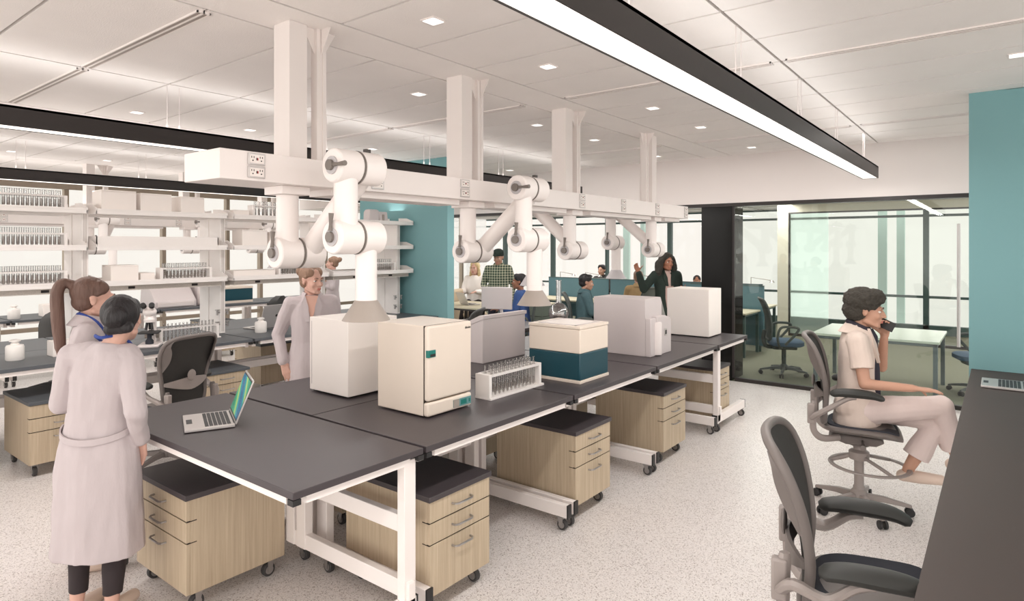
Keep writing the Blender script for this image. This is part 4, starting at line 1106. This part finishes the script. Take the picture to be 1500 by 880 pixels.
def hand(m, w, d, n, side, curl=(20, 25, 20), fat=1.):
    w, d, n = V(w), V(d).normalized(), V(n); n = (n-d*n.dot(d)).normalized()
    t = d.cross(n) if side == 'R' else n.cross(d)
    for q in (-.026, -.010, .008, .024): cap(m, w+t*q*.6, w+d*.082+t*q*1.1, .0135*fat, .0115*fat, 8)
    def chain(b, dr, ls, cs, rs):
        p = b; v = dr.copy()
        for L_, c, r_ in zip(ls, cs, rs):
            ax = v.cross(n)
            if ax.length < 1e-4: ax = t
            v = (Matrix.Rotation(R(c), 3, ax.normalized()) @ v).normalized()
            p2 = p+v*L_; cap(m, p, p2, r_, r_*.88, 8); p = p2
    for q, L_ in ((.029, .066), (.010, .075), (-.009, .070), (-.027, .054)):
        chain(w+d*.084+t*q, (d+t*q*2.2).normalized(), (L_*.46, L_*.3, L_*.24), curl, (.0088*fat, .0078*fat, .007*fat))
    chain(w+d*.02+t*.024, (d*.62+t*.72+n*.28).normalized(), (.042, .032, .026), (6, 12, 10), (.0125*fat, .0105*fat, .009*fat))
def head_prims(m, T, k=1.):
    def e(c, r): 
        rot = T.to_3x3(); m.ell(T @ V(c), V(r), 20, 14, rot=rot)
    def c_(a, b, r0, r1=None): cap(m, T @ V(a), T @ V(b), r0, r1, 8)
    e((0, .015, .03), (.074, .092, .085)); e((0, -.028, -.03), (.060, .066, .085)); e((0, -.038, -.078), (.045, .050, .034))
    e((0, -.080, -.100), (.018, .015, .015)); c_((-.05, -.0, -.07), (-.02, -.07, -.095), .018, .016); c_((.05, -.0, -.07), (.02, -.07, -.095), .018, .016)
    c_((0, -.092, .008), (0, -.112, -.030), .008, .012); c_((-.012, -.096, -.034), (.012, -.096, -.034), .009)
    c_((-.034, -.082, .022), (.034, -.082, .022), .013)
    for s in (-1, 1):
        e((s*.038, -.066, -.030), (.022, .022, .024))
        e((s*.076, .008, -.008), (.008, .018, .031)); e((s*.080, .014, .008), (.008, .017, .016)); e((s*.079, .006, -.022), (.008, .011, .014))
    c_((-.016, -.092, -.061), (.016, -.092, -.061), .0085); c_((-.012, -.090, -.071), (.012, -.090, -.071), .0085)
def face_details(o, T, iris='iris', brow='brow', lip='lip', makeup=True):
    def TT(p): return T @ V(p)
    for s in (-1, 1):
        e = MB().ell(TT((s*.030, -.0745, .0)), (.0125, .0125, .0075), 14, 10).build('eye', 'eyewhite', o)
        MB().ell(TT((s*.030, -.0825, .0)), (.0066, .0058, .0066), 10, 8).build('iris', iris, e)
        MB().tube([TT((s*.016, -.089, .004)), TT((s*.030, -.0935, .0085)), TT((s*.045, -.086, .003))], [.0008, .0014, .0008], 6).build('eyelash', 'brow', e)
        MB().tube([TT((s*.014, -.098, .022)), TT((s*.030, -.098, .028)), TT((s*.048, -.086, .022))], [.003, .0035, .002], 6).build('eyebrow', brow, o)
    MB().tube([TT((-.023, -.093, -.0665)), TT((-.010, -.1015, -.063)), TT((0, -.1015, -.0645)), TT((.010, -.1015, -.063)), TT((.023, -.093, -.0665))], [.002, .005, .0045, .005, .002], 8).tube([TT((-.018, -.094, -.0695)), TT((0, -.1, -.073)), TT((.018, -.094, -.0695))], [.002, .0055, .002], 8).build('lips', lip, o)
def hair_obj(o, T, kind, mt, vox):
    m = MB(); rot = T.to_3x3()
    def e(c, r): m.ell(T @ V(c), V(r), 20, 14, rot=rot)
    def c_(a, b, r0, r1=None): cap(m, T @ V(a), T @ V(b), r0, r1, 10)
    d = lambda p: .0015*noise.noise(V((p.x*60, p.y*60, p.z*16)))
    if kind == 'curly':
        e((0, .035, .062), (.115, .118, .092)); e((0, .065, -.005), (.098, .085, .085)); e((0, -.03, .098), (.09, .072, .052)); e((-.03, -.07, .085), (.045, .034, .034)); e((.03, -.07, .085), (.045, .034, .034))
        d = lambda p: .009*noise.noise(p*34)+.005*noise.noise(p*80)
    else:
        e((0, .034, .042), (.084, .096, .090)); e((0, .05, -.02), (.07, .068, .06)); 
        for s in (-1, 1): e((s*.045, -.012, .065), (.036, .055, .045)); c_((s*.07, -.02, .035), (s*.072, .02, .02), .012)
    if kind == 'bun': e((0, .135, .065), (.048, .045, .048)); e((.01, .155, .075), (.034, .030, .034))
    if kind == 'lowbun': e((0, .125, .01), (.055, .045, .055)); e((0, .05, .03), (.092, .09, .095)); e((.02, .135, -.01), (.035, .035, .035)); c_((-.04, .09, -.05), (.04, .09, -.05), .03)
    if kind == 'pony':
        e((0, .115, .075), (.03, .03, .03))
        pts = cr([(0, .125, .085), (0, .165, .085), (0, .185, .03), (0, .178, -.06), (0, .165, -.17), (0, .15, -.27), (0, .15, -.35)], 4)
        rr = [.024+.012*math.sin(PI*i/(len(pts)-1)) for i in range(len(pts))]; rr[-1] = .008; rr[-2] = .013; rr[-3] = .018
        m.tube([T @ p for p in pts], rr, 10)
    if kind == 'long':
        for s in (-1, 1): c_((s*.07, .0, .03), (s*.085, .01, -.12), .028, .034); c_((s*.085, .01, -.12), (s*.09, .0, -.19), .034, .022)
        e((0, .06, -.07), (.085, .05, .12))
        d = lambda p: .006*noise.noise(p*30)
    if kind == 'wavy':
        for s in (-1, 1):
            c_((s*.07, .0, .06), (s*.12, .02, -.05), .05, .062); c_((s*.12, .02, -.05), (s*.125, .0, -.15), .062, .05)
        e((0, .06, -.05), (.11, .07, .14)); e((0, .02, .09), (.085, .085, .05))
        d = lambda p: .013*noise.noise(p*26)
    if kind == 'short': e((0, -.035, .10), (.062, .045, .028))
    if kind == 'cap': e((0, .0, .075), (.092, .11, .065)); e((0, -.09, .055), (.06, .06, .012))
    return remesh(m, 'hair', mt, o, vox, 3, d)
def person(label, loc, rz, s=1., J=None, look=(0, 0, 0), skin='skin', hair=('bun', 'hairbrown'), vox=.007, handL=None, handR=None, face=True, top=None, lower=None, shoes=True, iris='iris', brow='brow', group=None, seated=False):
    j = dict(J0); j.update(J or {}); j = {k: (V(v) if v else None) for k, v in j.items()}
    t = thing('person', label, 'person', loc, rz, group); t.scale = (s, s, s)
    HT = Matrix.Translation(j['head']) @ Euler((R(look[1]), R(look[2]), R(look[0])), 'ZYX').to_matrix().to_4x4()
    HT = Matrix.Translation(j['head']) @ Matrix.Rotation(R(look[0]), 4, 'Z') @ Matrix.Rotation(R(look[1]), 4, 'X') @ Matrix.Rotation(R(look[2]), 4, 'Y')
    m = MB(); head_prims(m, HT)
    nk = j['neck']; pl = j['pel']
    cap(m, HT @ V((0, .022, -.06)), nk+V((0, .0, -.02)), .046, .052)
    ch = lerp(pl, nk, .68); 
    m.ell(ch, (.145, .10, .17)); m.ell(lerp(pl, nk, .3), (.13, .095, .15)); m.ell(pl, (.15, .11, .12))
    for S in 'LR':
        cap(m, nk+V((0, 0, -.05)), j['sh'+S], .05, .052)
        cap(m, j['sh'+S], j['el'+S], .047, .037); cap(m, j['el'+S], j['wr'+S], .037, .025)
        hd = (handL if S == 'L' else handR) or ((j['wr'+S]-j['el'+S]), V((1 if S == 'R' else -1, 0, 0)), (20, 22, 18))
        cap(m, j['wr'+S], j['wr'+S]+V(hd[0]).normalized()*.02, .024, .02)
        hand(m, j['wr'+S]+V(hd[0]).normalized()*.01, hd[0], hd[1], S, hd[2])
        cap(m, j['hp'+S], j['kn'+S], .078, .053); cap(m, j['kn'+S], lerp(j['kn'+S], j['an'+S], .35), .052, .054); cap(m, lerp(j['kn'+S], j['an'+S], .35), j['an'+S], .054, .034)
        ft = j['ft'+S] or (j['an'+S]+V((0, -.15, -.06)))
        cap(m, j['an'+S]+V((0, .02, -.04)), ft, .034, .026)
    body = remesh(m, 'body', skin, t, vox, 2)
    if face: face_details(body, HT, iris, brow)
    hair_obj(t, HT, hair[0], hair[1], vox*.9)
    def P(z):  # spine point at standing height z
        k = (z-.94)/.5
        return lerp(pl, nk, k) if z >= .94 else pl+V((0, 0, z-.94))
    if top:
        k_ = top.get('k', 1.); m = MB()
        hem = top.get('hem', .88)
        pr = [(1.455, .066, .064), (1.438, .088, .075), (1.415, .122, .088), (1.37, .162, .102), (1.28, .178, .115), (1.18, .168, .114), (1.06, .165, .115), (.96, .182, .128), (.88, .198, .14), (.70, .212, .152), (.5, .222, .162), (.3, .232, .172), (.1, .24, .18)]
        pr = [q for q in pr if q[0] > hem+.02]; a = pr[-1]; pr.append((hem, a[1]+.006, a[2]+.006))
        rg = []
        for z, rx, ry in pr:
            c = P(z); row = []
            for i in range(28):
                a = 2*PI*i/28; w = 1+(.035*math.cos(7*a+1)*max(0, min(1, (1.0-z)/.6)) if hem < .7 else 0)
                row.append(c+V((rx*k_*w*math.cos(a), ry*k_*w*math.sin(a), 0)))
            rg.append(row)
        m.rings(rg[::-1])
        sl = top.get('sleeve', 1.)
        for S in 'LR':
            a, b, c = j['sh'+S], j['el'+S], j['wr'+S]
            cap(m, P(1.38)+V(((.09 if S == 'L' else -.09), 0, 0)), a, .072*k_, .066*k_)
            if sl > .5: 
                cap(m, a, b, .066*k_, .056*k_); cap(m, b, lerp(b, c, .93), .056*k_, .044*k_)
            else:
                e = lerp(a, b, sl*1.8); m.tube([a, lerp(a, e, .5), e], [.068*k_, .07*k_, .072*k_], 16); m.ell(a, V((1, 1, 1))*.068*k_)
        for q in top.get('extra', []): cap(m, *q)
        g = remesh(m, top.get('name', 'coat'), top['mat'], t, vox*1.0, 3, cloth(top.get('amp', .008)))
        if top.get('collar'):
            cm = MB(); n = 24; A0 = top.get('open', .42)
            rg = []
            for i in range(n+1):
                a = -PI/2+A0+(2*PI-2*A0)*i/n; c = nk
                f_ = 1+.12*abs(math.sin(a)) 
                u = V((math.cos(a), math.sin(a), 0)); dz = -.02*max(0, -math.sin(a)); 
                rg.append([c+u*.062+V((0, 0, .045+dz)), c+u*.070+V((0, 0, .047+dz)), c+u*.105*f_+V((0, 0, -.012+dz*2.2)), c+u*.098*f_+V((0, 0, -.016+dz*2.2))])
            cm.rings(rg).build('collar', top['mat'], g)
            for S in (-1, 1):
                y0 = -.108*k_
                pts = [(nk+V((S*.055, -.075, .02))), P(1.36)+V((S*.085, y0+.01, 0)), P(1.24)+V((S*.050, y0-.022, 0)), P(1.24)+V((S*.018, y0-.024, 0)), P(1.36)+V((S*.026, y0-.004, 0))]
                MB().rings([[p+V((0, -.006, 0)) for p in pts], [p+V((0, .012, 0)) for p in pts]]).build('lapel', top['mat'], g)
        if top.get('belt'):
            z = 1.0; c = P(z)
            rg = []
            for i in range(19):
                a = PI*.04+PI*.92*i/18; u = V((math.cos(a)*.178*k_, math.sin(a)*.132*k_, -.05*math.sin(a)))
                o_ = V((math.cos(a), math.sin(a), 0))
                rg.append([c+u+o_*.004+V((0, 0, -.016)), c+u+o_*.011+V((0, 0, -.016)), c+u+o_*.011+V((0, 0, .016)), c+u+o_*.004+V((0, 0, .016))])
            MB().rings(rg).build('back_belt', top['mat'], g)
        if top.get('scarf'):
            q = [nk+V((math.cos(a)*.058, math.sin(a)*.062-.012, .03+.028*math.sin(a))) for a in [2*PI*i/16 for i in range(16)]]
            MB().tube(q, .02, 8, closed=True).tube([nk+V((0, -.075, .0)), nk+V((.01, -.10, -.05)), nk+V((.0, -.115, -.12))], [.028, .03, .012], 8).build('scarf', top['scarf'], t)
        if top.get('vneck'):
            pts = [(-.052, 1.452, .072), (-.045, 1.40, .097), (-.03, 1.35, .106), (-.008, 1.27, .119), (.008, 1.27, .119), (.03, 1.35, .106), (.045, 1.40, .097), (.052, 1.452, .072)]
            A = [P(z)+V((x, -y*k_-.003, 0)) for x, z, y in pts]; B = [P(z)+V((x*.9, -y*k_+.03, 0)) for x, z, y in pts]
            MB().rings([A, B]).build('neckline', top['vneck'], t)
        if top.get('buttons'):
            for i in range(5):
                z = 1.2-i*.11; MB().cyl(P(z)+V((.0, -.136*k_, 0)), P(z)+V((.0, -.115*k_, 0)), .007, n=10).build('button', 'bottle', g)
        if top.get('lanyard'):
            q = cr([nk+V((-.085, -.105, -.10)), nk+V((-.078, -.05, .0)), nk+V((-.06, .03, .05)), nk+V((0, .065, .045)), nk+V((.06, .03, .05)), nk+V((.078, -.05, .0)), nk+V((.085, -.105, -.10))], 5)
            MB().tube(q, .0055, 6, flat=1.6).build('lanyard', 'lanyard', t)
        if top.get('inner'):
            mm = MB(); 
            rg = []
            for z, rx, ry in [(1.46, .06, .06), (1.43, .075, .075), (1.36, .09, .102), (1.2, .08, .124), (1.05, .07, .128), (.92, .07, .136)]:
                c = P(z); rg.append([c+V((rx*math.cos(a), -abs(ry)*.5+ry*.62*math.sin(a) if math.sin(a) < 0 else -ry*.5, 0)) for a in [2*PI*i/20 for i in range(20)]])
            remesh(mm.rings(rg[::-1]), 'blouse', top['inner'], t, vox, 2)
    if lower:
        m = MB(); k_ = lower.get('k', 1.); fl = lower.get('flare', .055)
        m.ell(pl+V((0, 0, -.03)), (.165, .125, .12))
        for S in 'LR':
            e = lerp(j['kn'+S], j['an'+S], lower.get('len', .9))
            cap(m, j['hp'+S], j['kn'+S], .092*k_, .068*k_); m.ell(j['kn'+S], V((1, 1, 1))*.068*k_)
            m.tube([j['kn'+S], lerp(j['kn'+S], e, .4), e], [.067*k_, .064*k_, fl*k_], 16)
        remesh(m, 'trousers', lower['mat'], t, vox, 3, cloth(.006))
    if shoes:
        for S in 'LR':
            an = j['an'+S]; ft = j['ft'+S] or (an+V((0, -.15, -.06)))
            m = MB(); hl = an+V((0, .03, -.045)); d = (ft-hl); L_ = d.length; d.normalize()
            cap(m, hl, hl+d*L_*.5, .039, .042); cap(m, hl+d*L_*.5, ft+d*.02, .042, .034); m.ell(an+V((0, .01, -.035)), (.038, .045, .03))
            remesh(m, 'shoe', shoes if isinstance(shoes, str) else 'shoe', t, vox, 2)
    return t
def W2L(p, loc, rz, s=1.):
    q = V(p)-V(loc); c, sn = math.cos(-rz), math.sin(-rz)
    return (round((q.x*c-q.y*sn)/s, 3), round((q.x*sn+q.y*c)/s, 3), round(q.z/s, 3))
skin_v = 'skin'
FWD, RGT = V((.7894, .6139)), V((.6139, -.7894))
def face_dir(a, b):    # heading from b*away-from-camera + a*to-image-right
    d = RGT*a+FWD*b
    return math.atan2(d.x, -d.y)
# two women at the front left
person('person in a long white lab coat with a brown ponytail and blue lanyard, standing left', (1.365, 4.07, 0), face_dir(.75, .35), .955,
       dict(elL=(.20, .03, 1.12), wrL=(-.02, -.16, 1.10), elR=(-.24, .10, 1.10), wrR=(.0, -.17, 1.10)),
       look=(10, 4, 0), hair=('pony', 'hairbrown'), vox=.006, handL=((-1, .1, .2), (0, 1, 0), (25, 30, 20)), handR=((1, .15, .1), (0, 1, 0), (25, 30, 20)),
       top=dict(mat='coat', hem=.30, collar=True, lanyard=True), lower=dict(mat='trouserwhite'))
person('person with a low black bun seen from behind, long white lab coat and black trousers', (1.19, 3.49, 0), face_dir(.06, 1.), .925,
       dict(elR=(-.27, .10, 1.10), wrR=(-.215, -.03, .92), elL=(.205, .0, 1.11), wrL=(.06, -.17, 1.08), neck=(-.07, .01, 1.43), head=(-.125, -.015, 1.56), shL=(.14, .01, 1.36), shR=(-.18, .01, 1.345)),
       look=(20, 8, 5), hair=('lowbun', 'hairblack'), vox=.006, handR=((.3, -.35, -1), (0, 1, 0), (15, 15, 10)), handL=((-1, -.1, .1), (0, 1, 0), (25, 30, 20)),
       top=dict(mat='coat', hem=.34, k=1.02, belt=True, lanyard=True, collar=False, amp=.009), lower=dict(mat='trouserblack', flare=.05, k=.92))
person('person with a high hair bun and white coat, hand in pocket, behind the white cabinet', (3.07, 4.47, 0), face_dir(.30, -.95), .965,
       dict(elR=(-.27, .06, 1.12), wrR=(-.225, -.05, .90), head=(0, -.01, 1.58)), look=(40, 4, 0), hair=('bun', 'hairlight'), vox=.0055,
       handR=((.35, -.3, -1), (0, 1, 0), (12, 12, 10)),
       top=dict(mat='coat', hem=.45, collar=True, buttons=True, open=.75, name='coat', vneck=skin_v), lower=dict(mat='trouserwhite'))
person('distant person in a white coat with a hair bun and folded arms beyond the shelving', (6.88, 9.4, 0), face_dir(-.8, -.1), .955,
       dict(elL=(.21, .03, 1.14), wrL=(-.02, -.17, 1.16), elR=(-.215, .03, 1.14), wrR=(.02, -.19, 1.19)), hair=('bun', 'hairlight'), vox=.011,
       handL=((-1, .1, .2), (0, 1, 0), (25, 30, 20)), handR=((1, .15, .1), (0, 1, 0), (25, 30, 20)),
       top=dict(mat='coat', hem=.45), lower=dict(mat='trouserwhite'))
# woman on the phone
PL, PR = (4.90, .76, 0), R(8)
person('person with short curly hair seated on the drafting chair, holding a phone to the ear', PL, PR, 1.,
       dict(pel=(0, .03, .70), neck=(0, .03, 1.225), head=(0, -.03, 1.365), shL=(.165, .01, 1.165), shR=(-.175, .02, 1.165),
            elR=(-.235, -.02, .90), wrR=(-.20, -.285, .895), elL=(.20, -.12, .95), wrL=(.10, -.135, 1.175),
            hpL=(.085, -.02, .68), hpR=(-.085, -.02, .69), knL=(.04, -.44, .655), knR=(-.04, -.45, .765), anL=(.0, -.27, .315), anR=(.12, -.55, .40),
            ftL=(.0, -.43, .275), ftR=(.13, -.70, .35)),
       look=(0, 6, 0), skin='skin2', hair=('curly', 'haircurl'), vox=.006,
       handR=((.05, -1, -.02), (0, -.05, -1), (6, 10, 12)), handL=((-.25, -.05, 1), (-1, .2, 0), (28, 40, 35)),
       top=dict(mat='linen', hem=.80, collar=True, sleeve=.36, name='overshirt', inner='navy', scarf='navy', k=1.02, extra=[((-.10, .07, .72), (.10, .07, .72), .10, .10)]),
       lower=dict(mat='trouserwhite', k=1.04, len=.74, flare=.078), shoes='shoe')
ph = thing('mobile_phone', 'black phone held at the ear of the seated person', 'phone', (4.965, .635, 1.27), R(8))
MB().box(-.005, -.065, -.03, .004, .07, .035).xf(Matrix.Rotation(R(24), 4, 'X') @ Matrix.Rotation(R(-12), 4, 'Z')).build('phone_body', 'blackplastic', ph, bevel=.003)
# office people
person('person in a dark blazer with long wavy hair pointing left in the office', (8.51, 3.80, 0), face_dir(.12, -1), 1.0,
       dict(elR=(-.36, -.04, 1.19), wrR=(-.45, -.10, 1.43), elL=(.22, .06, 1.14), wrL=(.14, -.15, 1.17), shR=(-.175, 0, 1.39)),
       look=(14, 0, 4), skin='skin3', hair=('wavy', 'haircurl'), vox=.010, handR=((-.45, -.15, 1), (0, -1, .1), (10, 30, 30)), handL=((-.3, -1, .3), (-.3, 0, 1), (20, 30, 20)),
       top=dict(mat='blazer', hem=.80, collar=True, inner='blush', open=.7, name='blazer', k=1.03), lower=dict(mat='trouserblack'), shoes='blackplastic')
person('person in a green plaid shirt and cap standing behind the white monitor', (8.17, 6.64, 0), face_dir(-.1, -1), 1.03,
       dict(elR=(-.25, .05, 1.13), wrR=(-.15, -.18, 1.0), elL=(.24, .06, 1.12), wrL=(.20, -.06, .9)), look=(-14, 14, 0), skin='skin2', hair=('cap', 'blazer'), vox=.010,
       handR=((.6, -.8, -.3), (0, 0, -1), (20, 25, 20)), top=dict(mat='plaid', hem=.84, collar=True, name='shirt', k=1.0), lower=dict(mat='navy'), shoes='blackplastic')
SIT = dict(pel=(0, .02, .56), neck=(0, .0, 1.06), head=(0, -.03, 1.20), shL=(.17, 0, 1.0), shR=(-.17, 0, 1.0), elL=(.21, -.08, .76), elR=(-.21, -.08, .76),
           wrL=(.14, -.30, .78), wrR=(-.14, -.30, .78), hpL=(.09, -.02, .54), hpR=(-.09, -.02, .54), knL=(.12, -.42, .53), knR=(-.12, -.42, .53), anL=(.12, -.40, .10), anR=(-.12, -.40, .10))
def sit(label, loc, d, s, top, hair, lower='navy', **k):
    jj = dict(SIT); jj.update(k.pop('J', {}))
    pal = ((0, -1, 0), (0, 0, -1), (10, 15, 15))
    return person(label, loc, d, s, jj, hair=hair, vox=.010, handL=k.pop('handL', pal), handR=k.pop('handR', pal), top=dict(mat=top, hem=.84, name=k.pop('nm', 'shirt'), collar=k.pop('collar', True), k=k.pop('kk', 1.05)), lower=dict(mat=lower), shoes='blackplastic', **k)
sit('bearded person in a teal denim shirt seated in profile typing at a desk', (8.52, 5.18, 0), face_dir(1., .05), 1.03, 'denim', ('short', 'hairblack'), skin='skin2', look=(0, 8, 0))
sit('person in a blue sweater seated with back to us beside the plaid shirt', (8.05, 6.08, 0), face_dir(-1, .15), 1.03, 'bluesweater', ('short', 'hairblack'), skin='skin3', nm='sweater', collar=False)
sit('blonde person in white seated by the window at left of the plaid shirt', (10.0, 8.75, 0), face_dir(-.35, -.9), 1.12, 'box', ('long', 'hairblonde'), lower='trouserblack', nm='blouse', collar=False)
sit('person in a tan jacket seated with back to us at the teal screens', (10.42, 5.20, 0), face_dir(.1, 1.), 1.03, 'tan', ('short', 'hairlight'), nm='jacket')
sit('person with dark hair behind the teal screens, only head showing, facing left', (12.9, 7.36, 0), face_dir(-.6, -.8), 1.04, 'blackplastic', ('short', 'hairblack'), skin='skin2', nm='sweater')
sit('person with black hair low behind the screens near the black column', (12.9, 5.08, 0), face_dir(-.3, -.9), .90, 'denim', ('lowbun', 'hairblack'), skin='skin3', nm='shirt')
# ================================================================ CAMERA, LIGHT, WORLD
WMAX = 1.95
cam_d = bpy.data.cameras.new('camera'); cam = bpy.data.objects.new('camera', cam_d); C.objects.link(cam)
cam.location = (0, 0, 1.8)
ang = math.atan2(717, 922)
cam.rotation_euler = (PI/2, 0, ang-PI/2)
cam_d.sensor_fit = 'HORIZONTAL'; cam_d.sensor_width = 36; cam_d.lens = 36*922/1500
cam_d.shift_y = -79/1500
cam_d.clip_end = 200
sc = bpy.context.scene; sc.camera = cam
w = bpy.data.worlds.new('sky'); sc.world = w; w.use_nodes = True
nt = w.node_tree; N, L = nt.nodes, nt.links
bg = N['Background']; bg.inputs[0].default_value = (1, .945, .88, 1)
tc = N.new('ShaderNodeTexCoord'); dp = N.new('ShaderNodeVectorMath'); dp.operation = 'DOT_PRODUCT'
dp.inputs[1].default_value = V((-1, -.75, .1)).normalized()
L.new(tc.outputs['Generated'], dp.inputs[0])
mr = N.new('ShaderNodeMapRange'); mr.inputs[1].default_value = -.3; mr.inputs[2].default_value = .9; mr.inputs[3].default_value = 1.06; mr.inputs[4].default_value = WMAX  # unseen sky behind the camera boosted to light the interior
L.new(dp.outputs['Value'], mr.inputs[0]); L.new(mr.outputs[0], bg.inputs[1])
def sun(name, dirv, e, ang_, col=(1, .96, .93)):
    l = bpy.data.lights.new(name, 'SUN'); l.energy = e; l.angle = R(ang_); l.color = col
    o = bpy.data.objects.new(name, l); C.objects.link(o)
    o.rotation_euler = V(dirv).to_track_quat('-Z', 'Y').to_euler()
    return o
sun('daylight_open_side', (1, .45, -.55), .45, 80)
sun('daylight_left_windows', (1, -.8, -.13), 1.05, 35, (1, .97, .93))
sun('daylight_counter_side', (.25, 1, -.45), .7, 80, (1, .93, .92))
sun('daylight_window_side', (-1, -.35, -.4), 1.5, 70)
def area(name, loc, rot, sx, sy, e, col=(1, .96, .925)):
    l = bpy.data.lights.new(name, 'AREA'); l.shape = 'RECTANGLE'; l.size = sx; l.size_y = sy; l.energy = e; l.color = col
    o = bpy.data.objects.new(name, l); C.objects.link(o); o.location = loc; o.rotation_euler = rot
    return o
for yc in (1.16, 5.0, 8.92):
    area('pendant_light_glow', (3.3, yc, 2.555), (0, 0, 0), 9.4, .13, 85)
    area('ceiling_fill_over_pendant', (3.3, yc, 2.70), (PI, 0, 0), 9.4, .13, 13)  # added upward fill above the closed housing, brightens the ceiling
for yc, z, e in ((6.95, 2.32, 16), (10.75, 2.275, 16)):
    area('added_ceiling_fill', (4.2, yc, z), (PI, 0, 0), 5.4, .3, e)  # no lamp here: hidden fill added over shelving and distant beam for the ceiling
for yc in (-.5, 3.5, 7.5):
    area('office_ceiling_light', (11.6, yc, 2.645), (0, 0, 0), 4.5, .3, 90)
area('corridor_light', (7.6, 3.6, 3.0), (0, 0, 0), .3, 7.5, 42)
sc.view_settings.view_transform = 'Standard'; sc.view_settings.look = 'None'; sc.view_settings.gamma = 1
sc.view_settings.use_curve_mapping = False
sc.view_settings.exposure = -0.1
cy = sc.cycles
cy.max_bounces = 8; cy.diffuse_bounces = 6; cy.glossy_bounces = 3; cy.transmission_bounces = 6; cy.transparent_max_bounces = 16
cy.caustics_reflective = False; cy.caustics_refractive = False
cy.use_denoising = True
